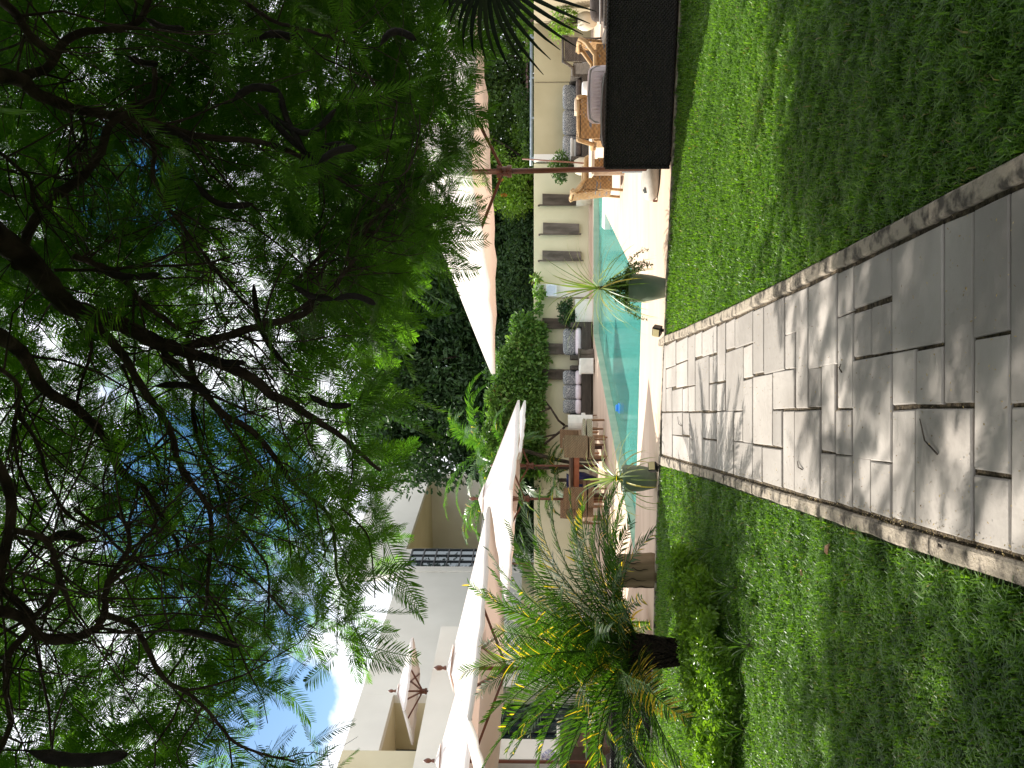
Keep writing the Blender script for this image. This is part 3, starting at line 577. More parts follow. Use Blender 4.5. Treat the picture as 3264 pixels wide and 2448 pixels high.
# rattan chairs near
rattan_chair('rattan armchair in side view beside the parasol pole, its back toward the pool', (3.66, 15.75, 0), R(-90))
rattan_chair('rattan armchair seen from behind with blue grey streaks, right of the parasol pole', (3.98, 13.55, 0), R(-4))
rattan_chair('rattan armchair in side view farthest right, facing left behind the pillow', (4.72, 13.2, 0), R(82))
tb = thing('garden_table', 'low pale wooden table between the rattan chairs, half hidden', 'table', (4.0, 14.9, 0), R(-8), None)
mb = MB(); mb.box((0,0,.58), (1.0,.75,.05)); mb.build('tabletop', M['palewood'], tb, bevel=.005)
for x in (-.42,.42):
    for y in (-.3,.3): mb = MB(); mb.box((x,y,.28), (.07,.07,.56)); mb.build('leg', M['palewood'], tb)
# pots and pieces by the right wall
M['potcream'] = mat('pot_cream', (.52,.47,.36), (.62,.57,.46), scale=5, rough=.7, bump=.2)
M['potgreen'] = mat('pot_green', (.10,.145,.105), (.17,.215,.16), scale=3, rough=.5, bump=.15, detail=8)
M['soil'] = mat('soil', (.03,.022,.015), (.06,.045,.03), scale=30, rough=1, bump=.8)
def round_pot(label, loc, r, h, mm='potcream', prof=None, group=None, wob=0):
    t = thing('plant_pot', label, 'pot', loc, 0, group)
    prof = prof or [(.0,0),(.42,0),(.5,.03),(.8,.22),(.98,.5),(.96,.72),(.78,.92),(.70,.95),(.70,1.0),(.62,1.0),(.60,.9),(0,.88)]
    mb = MB(); mb.lathe((0,0,0), [(a*r, b*h) for a, b in prof], n=36, wob=wob); mb.build('body', M[mm], t, smooth=True)
    mb = MB(); ri = prof[-2][0]*r*.99; mb.lathe((0,0,0), [(ri, .9*h), (ri*.5, .93*h), (0, .92*h)], n=24); mb.build('soil', M['soil'], t); return t
round_pot('round bulging cream pot with white rim at the far right', (9.0, 22.0, 0), .235, .47)
round_pot('cream round pot beside the white ledge, behind the parasol pole', (5.72, 23.3, 0), .24, .50)
t_ = sofa('long sofa against the beige wall with dark patterned cushions', (8.15, 24.0, 0), R(180), 2.3, 'dark2', 'cushd', 'cushp', 3, hb=.60, dp=.8)
rattan_chair('dark wicker armchair before the beige wall, left of the round pot', (7.62, 20.6, 0), R(8), wv='dark2')
t_ = thing('side_table', 'small pale wooden side table in front of the wall sofa', 'side table', (6.75, 21.6, 0), .1)
mb = MB(); mb.box((0,0,.50), (.34,.3,.12)); mb.build('tabletop', M['palewood'], t_, bevel=.006)
for x in (-.13,.13):
    for y in (-.1,.1): mb = MB(); mb.box((x,y,.22), (.04,.04,.44)); mb.build('leg', M['teak'], t_)
t_ = thing('stool', 'white drum stool standing right of the small side table', 'stool', (7.05, 21.2, 0))
mb = MB(); mb.lathe((0,0,0), [(0,0),(.15,0),(.17,.02),(.185,.2),(.17,.38),(.14,.4),(0,.4)], n=26); mb.build('body', M['whitestone'], t_, smooth=True)
mb = MB(); mb.lathe((0,0,.05), [(.178,0),(.186,.01),(.18,.02)], n=26); mb.build('ring', M['potcream'], t_)
t_ = thing('white_ledge', 'low white masonry ledge at the foot of the beige wall', 'ledge', (6.15, 23.85, 0))
mb = MB(); mb.box((0,0,.26), (.72,.5,.52)); mb.build('body', M['house'], t_, bevel=.01); mb = MB(); mb.box((0,-.02,.55), (.78,.56,.06)); mb.build('cap', M['whitestone'], t_, bevel=.01)
t_ = thing('tub', 'small beige clay tub at the foot of the rightmost carved board', 'tub', (P(1880,641,23.6).x, 23.6, 0)); mb = MB(); mb.lathe((0,0,0), [(0,0),(.10,0),(.125,.2),(.14,.42),(.12,.42),(.10,.3),(0,.3)], n=24); mb.build('body', M['potcream'], t_, smooth=True)
mb = MB(); mb.lathe((0,0,.31), [(.12,0),(.05,.012),(0,.01)], n=20); mb.build('soil', M['soil'], t_)
# planter box on the far side
t_ = thing('planter_box', 'square pale planter box under the notice sign beside the pool', 'planter', (P(1880,992,23.65).x, 23.65, 0))
mb = MB(); w_ = .30
for s in (-1,1): mb.box((s*(w_-.02),0,.23), (.04,.5,.46)); mb.box((0,s*.23,.23), (2*w_-.084,.04,.46))
mb.build('box', M['house'], t_, bevel=.006); mb = MB(); mb.box((0,0,.2), (2*w_-.09,.41,.38)); mb.build('soil', M['soil'], t_)
# far sofas left of the planter
x = lambda py, D: (1224-py)/F*D
t_ = sofa('dark wicker two seat sofa with grey patterned cushions, right of the log tables', (x(1030,23.6), 24.0, 0), R(180), .98, 'dark2', 'cushl', 'cushp', 1, hb=.58, dp=.75)
t_ = sofa('long brown wicker sofa with three patterned pillows beside the ottoman', (x(1165,23.6), 24.0, 0), R(180), 1.42, 'dark2', 'cushl', 'cushp', 3, hb=.58, dp=.75)
for k, (py, lab) in enumerate([(1128,'left'), (1146,'right')]):
    t_ = thing('log_table', 'dark carved log stool next to the %s' % ('grey sofa' if k == 0 else 'white ottoman'), 'stool', (x(py,22.9), 22.9-.1*k, 0), k, 'carved log stools')
    mb = MB(); mb.lathe((0,0,0), [(0,0),(.13,0),(.12,.12),(.10,.2),(.12,.32),(.135,.36),(0,.37)], n=14, wob=.06); mb.build('body', M['oldwood'], t_)
    mb = MB(); mb.lathe((0,0,.37), [(.14,0),(.145,.02),(.14,.04),(0,.045)], n=14, wob=.05); mb.build('top', M['oldwood'], t_)
t_ = thing('ottoman', 'white cube ottoman with tufted edge beside the pool', 'ottoman', (x(1167,22.8), 22.8, 0)); mb = MB(); mb.box((0,0,.21), (.40,.4,.36)); mb.build('body', M['whitestone'], t_, bevel=.03)
mb = MB()
for k in range(8): mb.cushion((-.2,-.17+k*.05,.36), (.05,.05,.05)); mb.cushion((-.175+k*.05,-.2,.05), (.05,.05,.05))
mb.build('tassels', M['whitestone'], t_, smooth=True)
# white shell chair
t_ = thing('tub_chair', 'white woven tub chair between sofa and rattan dining set', 'chair', (x(1352,21.8), 21.8, 0), R(-20))
mb = MB(); mb.box((0,0,.33), (.44,.46,.1)); mb.build('seat', M['whitestone'], t_, bevel=.02); mb = MB(); V = []
for i in range(13):
    a = math.pi*(1+i/12); 
    for z in (.12,.72): V += [(.25*math.cos(a), .25*math.sin(a), z), (.21*math.cos(a), .21*math.sin(a), z)]
Fq = []
for i in range(12): k = i*4; Fq += [(k,k+4,k+6,k+2),(k+1,k+3,k+7,k+5),(k+2,k+6,k+7,k+3),(k,k+1,k+5,k+4)]
mb.add(V, np.array(Fq+[(0,2,3,1),(48,49,51,50)])); mb.build('shell', M['whitestone'], t_, smooth=False)
for sx in (-.17,.17):
    for sy in (-.15,.17): mb = MB(); mb.tube([(sx,sy,0),(sx*.9,sy*.9,.3)], .015, n=6); mb.build('leg', M['teak'], t_)
# dining group left
M['red'] = mat('orange_wood', (.36,.12,.06), (.45,.17,.09), scale=6, rough=.5)
def dining_chair(label, loc, rz, wv='rattan'):
    t = thing('dining_chair', label, 'chair', loc, rz, 'dining chairs under the left parasols')
    mb = MB(); mb.box((0,0,.45), (.46,.46,.06)); mb.build('seat', M[wv], t, bevel=.015)
    mb = MB(); n_ = 8; V = []
    for i in range(n_+1):
        z = .42+.50*i/n_; yy = -.22-.07*(i/n_)**2
        V += [(-.235,yy-.02,z),(.235,yy-.02,z),(.235,yy+.02,z),(-.235,yy+.02,z)]
    mb.add(V, np.array([(i*4+k, i*4+(k+1)%4, (i+1)*4+(k+1)%4, (i+1)*4+k) for i in range(n_) for k in range(4)]+[(3,2,1,0),(n_*4,n_*4+1,n_*4+2,n_*4+3)])); mb.build('backrest', M[wv], t)
    mb = MB(); mb.box((0,0,.33), (.44,.44,.12)); mb.build('skirt', M[wv], t)
    for s in (-1,1):
        for y in (-.2,.2): mb = MB(); mb.box((s*.2,y,.14), (.04,.04,.28), taper=.2); mb.build('leg', M['teak'], t)
    return t
M['beigew'] = weave('beige_woven', (.36,.31,.20), (.45,.39,.27), 110, 40); M['brownw'] = weave('brown_woven', (.22,.14,.08), (.29,.19,.11), 110, 40)
dining_chair('pale beige woven dining chair seen from behind, farthest right of the dining set', (x(1378,19.6), 19.6, 0), R(-58), 'beigew')
dining_chair('brown woven dining chair with its back to us at the right end of the table', (x(1427,18.9), 18.9, 0), R(10), 'brownw')
dining_chair('brown dining chair on the far side of the dark table', (x(1410,21.2), 21.2, 0), R(165), 'brownw')
dining_chair('brown woven dining chair behind the spiky potted plant', (x(1575,19.2), 19.2, 0), R(-12), 'brownw')
dining_chair('brown woven dining chair left of the thin parasol pole', (x(1622,19.4), 19.4, 0), R(20), 'brownw')
dining_chair('far brown dining chair whose back rises above the left ones', (x(1633,21.0), 21.0, 0), R(170), 'brownw')
t_ = thing('dining_table', 'dark wooden dining table under the left parasols', 'table', (x(1500,19.9), 19.9, 0), HR)
M['darkwood'] = mat('dark_wood', (.07,.042,.03), (.11,.07,.05), scale=6, rough=.4, stretch=(1,5,1))
mb = MB(); mb.box((0,0,.72), (1.0,1.0,.05)); mb.build('tabletop', M['darkwood'], t_, bevel=.008)
mb = MB(); mb.box((0,0,.62), (.9,.9,.12)); mb.build('apron', M['red'], t_)
for sx in (-.42,.42):
    for sy in (-.42,.42): mb = MB(); mb.box((sx,sy,.28), (.08,.08,.56)); mb.build('leg', M['darkwood'], t_)
t_ = thing('blue_pot', 'deep blue glazed pot in the shade behind the dining table', 'pot', (x(1540,22), 22.0, 0)); mb = MB(); M['cobalt'] = mat('cobalt', (.006,.01,.05), (.01,.016,.08), rough=.2, scale=3); mb.lathe((0,0,0), [(0,0),(.16,0),(.28,.3),(.30,.5),(.22,.68),(.25,.74),(.2,.74),(.18,.6),(0,.6)], n=28); mb.build('body', M['cobalt'], t_, smooth=True)
mb = MB(); mb.lathe((0,0,.62), [(.185,0),(0,.02)], n=20); mb.build('soil', M['soil'], t_)
# bar counter with vase, far left
t_ = thing('bar_counter', 'counter with pale top and dark front at the left edge, under the parasol', 'counter', (x(2425,16.6), 16.6, 0), HR)
mb = MB(); mb.box((0,0,.53), (1.0,.5,1.06)); mb.build('front', M['darkwood'], t_); mb = MB(); mb.box((0,0,1.09), (1.1,.6,.06)); mb.build('top', M['house'], t_, bevel=.008)
t_ = thing('vase', 'blue and white patterned vase standing on the counter', 'vase', (x(2412,16.6), 16.6, 1.12))
m, t, b = principled('china'); vr = t.nodes.new('ShaderNodeTexVoronoi'); vr.inputs['Scale'].default_value = 30; tcx = t.nodes.new('ShaderNodeTexCoord'); t.links.new(tcx.outputs['Object'], vr.inputs['Vector']); r = t.nodes.new('ShaderNodeValToRGB'); r.color_ramp.elements[0].position = .3; r.color_ramp.elements[1].position = .42; r.color_ramp.elements[0].color = (.03,.05,.25,1); r.color_ramp.elements[1].color = (.5,.5,.55,1); t.links.new(vr.outputs[0], r.inputs[0]); t.links.new(r.outputs[0], b.inputs['Base Color']); b.inputs['Roughness'].default_value = .15
mb = MB(); mb.lathe((0,0,0), [(0,0),(.07,0),(.13,.08),(.14,.16),(.09,.24),(.06,.27),(.07,.29),(.05,.29),(0,.25)], n=24); mb.build('body', m, t_, smooth=True)
mb = MB(); mb.lathe((0,0,.245), [(.055,0),(0,.003)], n=16); mb.build('mouth', M['darkwood'], t_)
# left dark sofa seen from behind at the lawn edge
ls = thing('wicker_sofa', 'dark low wicker sofa seen from behind, under the date palm at the left', 'sofa', (-3.60, 11.52, 0), R(171))
mb = MB(); mb.box((1.35,-.05,.29), (2.7,.1,.5)); mb.build('back', M['dark'], ls, bevel=.02); mb = MB(); mb.box((1.35,-.46,.17), (2.7,.7,.26)); mb.build('base', M['dark'], ls, bevel=.01)
mb = MB(); mb.box((.06,-.5,.3), (.12,.78,.42)); mb.build('arm', M['dark2'], ls, bevel=.02)
for xx_ in (.75,2.0): mb = MB(); mb.cushion((xx_,-.2,.42), (1.15,.4,.16), tilt=R(-78)); mb.build('back_cushion', M['cushd'], ls, smooth=True)
for xx_ in (.08,2.6): mb = MB(); mb.box((xx_,-.1,.02), (.05,.05,.04)); mb.build('foot', M['dark'], ls)
# umbrella foot behind the near sofa
M['concrete'] = mat('smooth_concrete', (.30,.28,.25), (.42,.40,.36), scale=5, rough=.6, bump=.15)
# ================================================================ PARASOLS
m = bpy.data.materials.new('canvas'); m.use_nodes = True; t = m.node_tree; t.nodes.clear(); n_ = t.nodes.new; l = t.links.new
o_ = n_('ShaderNodeOutputMaterial'); d_ = n_('ShaderNodeBsdfDiffuse'); d_.inputs[0].default_value = (.84,.79,.75,1); tl = n_('ShaderNodeBsdfTranslucent'); tl.inputs[0].default_value = (.46,.31,.25,1)
nz = n_('ShaderNodeTexNoise'); nz.inputs['Scale'].default_value = 3; nz.inputs['Detail'].default_value = 6; bp = n_('ShaderNodeBump'); bp.inputs['Strength'].default_value = .25; bp.inputs['Distance'].default_value = .05; l(nz.outputs[0], bp.inputs['Height']); l(bp.outputs[0], d_.inputs['Normal'])
ms = n_('ShaderNodeMixShader'); ms.inputs[0].default_value = .30; l(d_.outputs[0], ms.inputs[1]); l(tl.outputs[0], ms.inputs[2]); l(ms.outputs[0], o_.inputs[0]); M['canvas'] = m
M['polewood'] = mat('parasol_wood', (.10,.032,.018), (.16,.055,.03), scale=8, rough=.4, spec=.5, stretch=(1,1,.2))
def parasol(label, base, side, z_edge, z_top, ang, tilt=(0,0), base_z=0, lean=(0,0), pole_r=.03, group='square white canvas parasols with brown poles'):
    """square market parasol; ang = direction of one corner"""
    t = thing('parasol', label, 'parasol', (base[0], base[1], base_z), 0, group)
    hd = side/math.sqrt(2); top = Vector((lean[0], lean[1], z_top-base_z)); ze = z_edge-base_z
    cor = []
    for k in range(4):
        a = ang+k*math.pi/2; v = Vector((hd*math.cos(a), hd*math.sin(a), 0)); v.z = ze + tilt[0]*v.x + tilt[1]*v.y; cor.append(v+Vector((lean[0], lean[1], 0)))
    n = 12; mb = MB(); g = np.random.default_rng(int(abs(base[0]*100)))
    for k in range(4):
        a, b = cor[k], cor[(k+1)%4]; ph = g.random()*6
        V = []; idx = {}
        for i in range(n+1):
            for j in range(n+1):
                r_ = i/n; s_ = j/n; e = a.lerp(b, s_); p = top.lerp(e, r_)
                sag = math.sin(math.pi*s_)*r_*(.075*side/3.5); p.z -= sag*(1-.4*r_) - .0
                p.z += .012*math.sin(s_*14+ph)*math.sin(r_*math.pi)*r_ + .010*math.sin(s_*31+r_*6+ph)*r_*math.sin(math.pi*s_)
                q = (a+b)/2-top; q.z = 0; p += -q*(.05*math.sin(math.pi*s_)*r_*r_)
                V.append(tuple(p))
        # valance
        for j in range(n+1):
            e = Vector(V[n*(n+1)+j]); V.append((e.x, e.y, e.z-.045-.008*math.sin(j*2.1+ph)))
        Fq = [(i*(n+1)+j, i*(n+1)+j+1, (i+1)*(n+1)+j+1, (i+1)*(n+1)+j) for i in range(n+1) for j in range(n)]
        mb.add(V, np.array(Fq))
    cv = mb.build('canopy', M['canvas'], t, smooth=True)
    # small double-layer vent cap
    mb = MB(); r_ = .14
    for k in range(4):
        a, b = [top.lerp(cor[(k+q)%4], .15)+Vector((0,0,.025)) for q in (0,1)]; mb.add([tuple(top+Vector((0,0,.03))), tuple(a), tuple(b)], np.array([(0,1,2)]))
    mb.build('vent_cap', M['canvas'], cv)
    foot = Vector((0,0,0)); mb = MB(); mb.tube([foot, top+Vector((0,0,.0))], pole_r, n=12); mb.build('pole', M['polewood'], t, smooth=True)
    mb = MB(); mb.lathe(tuple(top+Vector((0,0,.04))), [(.035,0),(.03,.03),(.02,.05),(.04,.09),(.04,.13),(.015,.18),(0,.19)], n=14); mb.build('finial', M['polewood'], t, smooth=True)
    hz = top.lerp(foot, (z_top-z_edge+.28)/(z_top-base_z)); mb = MB(); mb.lathe(tuple(hz-Vector((0,0,.1))), [(pole_r,0),(.075,.0),(.075,.05),(.06,.06),(.06,.12),(.08,.13),(.08,.18),(pole_r,.18)], n=16); mb.build('hub', M['polewood'], t)
    ends = cor
    for k, e in enumerate(ends):
        mb = MB(); tp = top-Vector((0,0,.06)); ee = e.lerp(tp, .02)-Vector((0,0,.035 if k < 4 else .075)); d_ = ee-tp
        ax = d_.to_track_quat('X', 'Z').to_matrix().to_4x4(); mb.box((tp+ee)/2, (d_.length, .022, .032), ax=ax); mb.build('rib', M['polewood'], t)
        md = tp.lerp(ee, .55); d2 = md-hz; ax = d2.to_track_quat('X', 'Z').to_matrix().to_4x4(); mb = MB(); mb.box((md+hz)/2, (d2.length, .028, .036), ax=ax); mb.build('strut', M['polewood'], t)
    return t
aL = math.atan2(.6, -2.4)
u_ = parasol('large parasol at the right, its brown pole rising behind the near sofa', (2.66,10.95), 3.5, 2.20, 3.02, aL, tilt=(.045,0), lean=(-.13,-.35), pole_r=.034)
t_ = thing('weighted_stand', 'smooth grey oblong concrete weight on the deck beside the near sofa', 'stand', (2.70,11.15,0), R(-10))
mb = MB(); mb.lathe((0,0,0), [(0,0),(.30,0),(.36,.02),(.385,.08),(.36,.14),(.28,.18),(.1,.195),(.06,.195),(0,.195)], n=36, sx=1.05, sy=.8); mb.build('body', M['concrete'], t_, smooth=True)
mb = MB(); mb.lathe((0,0,.19), [(.05,0),(.05,.25),(.04,.25),(.04,0)], n=16); mb.build('sleeve', M['greypipe'], t_); mb = MB(); mb.box((-.27,-.13,.165), (.07,.05,.03)); mb.box((-.27,-.15,.185), (.03,.02,.02)); mb.build('latch', M['greypipe'], t_); mb = MB(); mb.tube([(-.385,-.05,.03),(-.41,-.05,.03)], .028, n=10); mb.build('wheel', M['rust'], t_)
aq = R(183)
def ctr(py, D): return ((1224-py)/F*D, D)
parasol('big parasol over the palm, nearest of the left row, one corner reaching far right', ctr(2131,13.4), 3.45, 2.24, 2.84, aq, tilt=(.01,-.05))
parasol('parasol cut by the left edge of the view, behind the nearest left one', ctr(2428,15.0), 3.0, 2.62, 3.2, R(176))
parasol('parasol with a slender pole over the dining table, third from the left', ctr(1590,19.3), 3.1, 2.03, 2.74, R(192), tilt=(-.055,0), pole_r=.028)
parasol('far parasol whose right tip peeks out under the dining table one', ctr(1484,21.8), 2.3, 1.94, 2.4, R(190), tilt=(-.09,0), pole_r=.025)
parasol('small parasol up on the balcony of the white house', (x(2206,21.4), 21.4), 1.85, 4.52, 4.86, R(180), base_z=2.95, tilt=(.0,0), pole_r=.022)
parasol('small distant parasol showing its tip behind the boundary wall', (x(560,31), 31), 2.6, 1.88, 2.45, R(180), pole_r=.025)
t_ = thing('slim_pole', 'very thin brown pole standing beside the parasol pole by the far pot', 'pole', (x(524,22.6), 22.6, 0)); mb = MB(); mb.tube([(0,0,0),(.14,0,1.85)], .02, n=8); mb.build('shaft', M['rust'], t_, smooth=True); mb = MB(); mb.lathe((0,0,0), [(0,0),(.12,0),(.12,.04),(.03,.07),(0,.07)], n=16); mb.build('foot', M['rust'], t_)
# spot lights on the lawn edge
M['blackmetal'] = mat('black_metal', (.012,.012,.012), (.02,.02,.02), scale=9, rough=.4); M['lens'] = mat('lens', (.55,.45,.25), (.65,.55,.32), rough=.2, scale=3)
for (px, py, rz, lab) in [(2122,1054,R(150),'small black garden spotlight at the lawn corner right of the path'), (2108,1489,R(200),'small dark green square garden light left of the path by the pot')]:
    g_ = G(px, py); t_ = thing('garden_spotlight', lab, 'spotlight', (g_.x, g_.y, 0), rz, 'spotlights flanking the path')
    mb = MB(); mb.box((0,0,.10), (.11,.10,.10), ax=Matrix.Rotation(R(25), 4, 'X')); mb.build('housing', M['blackmetal'], t_, bevel=.008)
    mb = MB(); mb.box((0,.062,.125), (.09,.01,.075), ax=Matrix.Rotation(R(25), 4, 'X')); mb.build('lens', M['lens'], t_)
    mb = MB(); mb.box((0,-.01,.025), (.03,.03,.06)); mb.box((0,-.01,.006), (.10,.08,.012)); mb.build('stand', M['blackmetal'], t_)
# ================================================================ VEGETATION
def frond_mb(base, az, el, L, droop, npair, ll, w, seed=0, vee=.35, fwd=55, twist=0, leafdroop=.3, start=.15, endf=.35, dry=0, rad=.007):
    g = np.random.default_rng(seed); b = Vector(base); k = 26
    d = Vector((math.cos(az)*math.cos(el), math.sin(az)*math.cos(el), math.sin(el))); h = Vector((math.cos(az), math.sin(az), 0))
    pts = [b.copy()]; dirs = [d.copy()]; e = el
    for i in range(k):
        e -= droop*(.4+1.2*i/k)/k; d = h*math.cos(e)+Vector((0,0,math.sin(e))); pts.append(pts[-1]+d*(L/k)); dirs.append(d.copy())
    mb = MB(); mb.tube(pts, [rad*(1-.8*i/k) for i in range(k+1)], n=5); nr = sum(len(q) for q in mb.r)
    mb.r = [np.full(len(q), .35) for q in mb.r]
    V = []; Fq = []; rn = []
    side0 = Vector((-math.sin(az), math.cos(az), 0)); side0 = Matrix.Rotation(twist, 3, h) @ side0
    for i in range(npair):
        f = start+(1-start)*(i+.5)/npair; q = f*k; i0 = min(int(q), k-1); p = pts[i0].lerp(pts[i0+1], q-i0); t = dirs[i0]
        nrm = side0.cross(t).normalized();  nrm = -nrm if nrm.z < 0 else nrm
        prof = math.sin(math.pi*min(1, .18+.82*(f-start)/(1-start))**.8)*.9+.12; prof = max(prof, endf if f > .8 else .25)
        for s in (-1, 1):
            an = R(fwd*(1-.35*f)+g.normal()*5); sd = (side0*s*math.sin(an) + t*math.cos(an))
            sd = (sd*math.cos(vee)+nrm*math.sin(vee+g.normal()*.08)).normalized(); ln = ll*prof*(.85+.3*g.random())
            wd = (t - sd*t.dot(sd)).normalized()*w*.5; c0 = len(V); ldr = leafdroop*(.6+.8*g.random())
            for m_, ww in ((0,.5),(.35,1),(.7,.8),(1,.08)):
                c = p + sd*ln*m_ - Vector((0,0,1))*ldr*ln*m_*m_; V += [tuple(c-wd*ww), tuple(c+wd*ww)]
            for m_ in range(3): Fq.append((c0+2*m_, c0+2*m_+1, c0+2*m_+3, c0+2*m_+2))
            col = 1.0 if g.random() < dry else .9*g.random(); rn += [col]*3
    mb.add(V, np.array(Fq), np.array(rn)); return mb
def frond(parent, m, *a, name='frond', label=None, **k): return frond_mb(*a, **k).build(name, m, parent, label=label)
M['palm'] = leafmat('palm_leaf', (.016,.046,.011), (.060,.125,.024), (1.7,1.9,.4), trf=.42, rough=.55, spec=.2, c3=(.55,.36,.05))
M['palmfar'] = leafmat('areca_leaf', (.03,.09,.02), (.10,.20,.04), (1.6,1.9,.5), trf=.42, rough=.35, spec=.5, c3=(.5,.38,.06))
M['strap'] = leafmat('strap_leaf', (.10,.18,.045), (.30,.38,.13), (1.4,1.5,.5), trf=.35, rough=.35, spec=.5, c3=(.42,.36,.10))
M['fibre'] = mat('palm_fibre', (.012,.009,.006), (.045,.032,.02), scale=40, rough=1, bump=1, bscale=80)
M['darkleaf'] = leafmat('dark_leaf', (.018,.050,.018), (.062,.12,.038), (1.3,1.6,.5), trf=.28, rough=.5)
M['midleaf'] = leafmat('mid_leaf', (.022,.06,.014), (.08,.14,.03), (1.5,1.7,.4), trf=.4, rough=.5)
M['brightleaf'] = leafmat('bright_leaf', (.09,.20,.02), (.23,.37,.05), (1.4,1.5,.4), trf=.42, rough=.3, spec=.5)
M['ivyleaf'] = leafmat('ivy_leaf', (.045,.115,.022), (.19,.31,.07), (1.3,1.5,.5), trf=.35, rough=.4, c3=(.16,.09,.05))
M['feather'] = leafmat('feather_leaf', (.024,.070,.012), (.090,.20,.026), (2.0,2.1,.6), trf=.55, rough=.5, spec=.3)
M['limb'] = mat('limb_bark', (.028,.020,.015), (.085,.062,.048), scale=9, rough=.95, bump=.7, bscale=40, stretch=(1,1,.4))
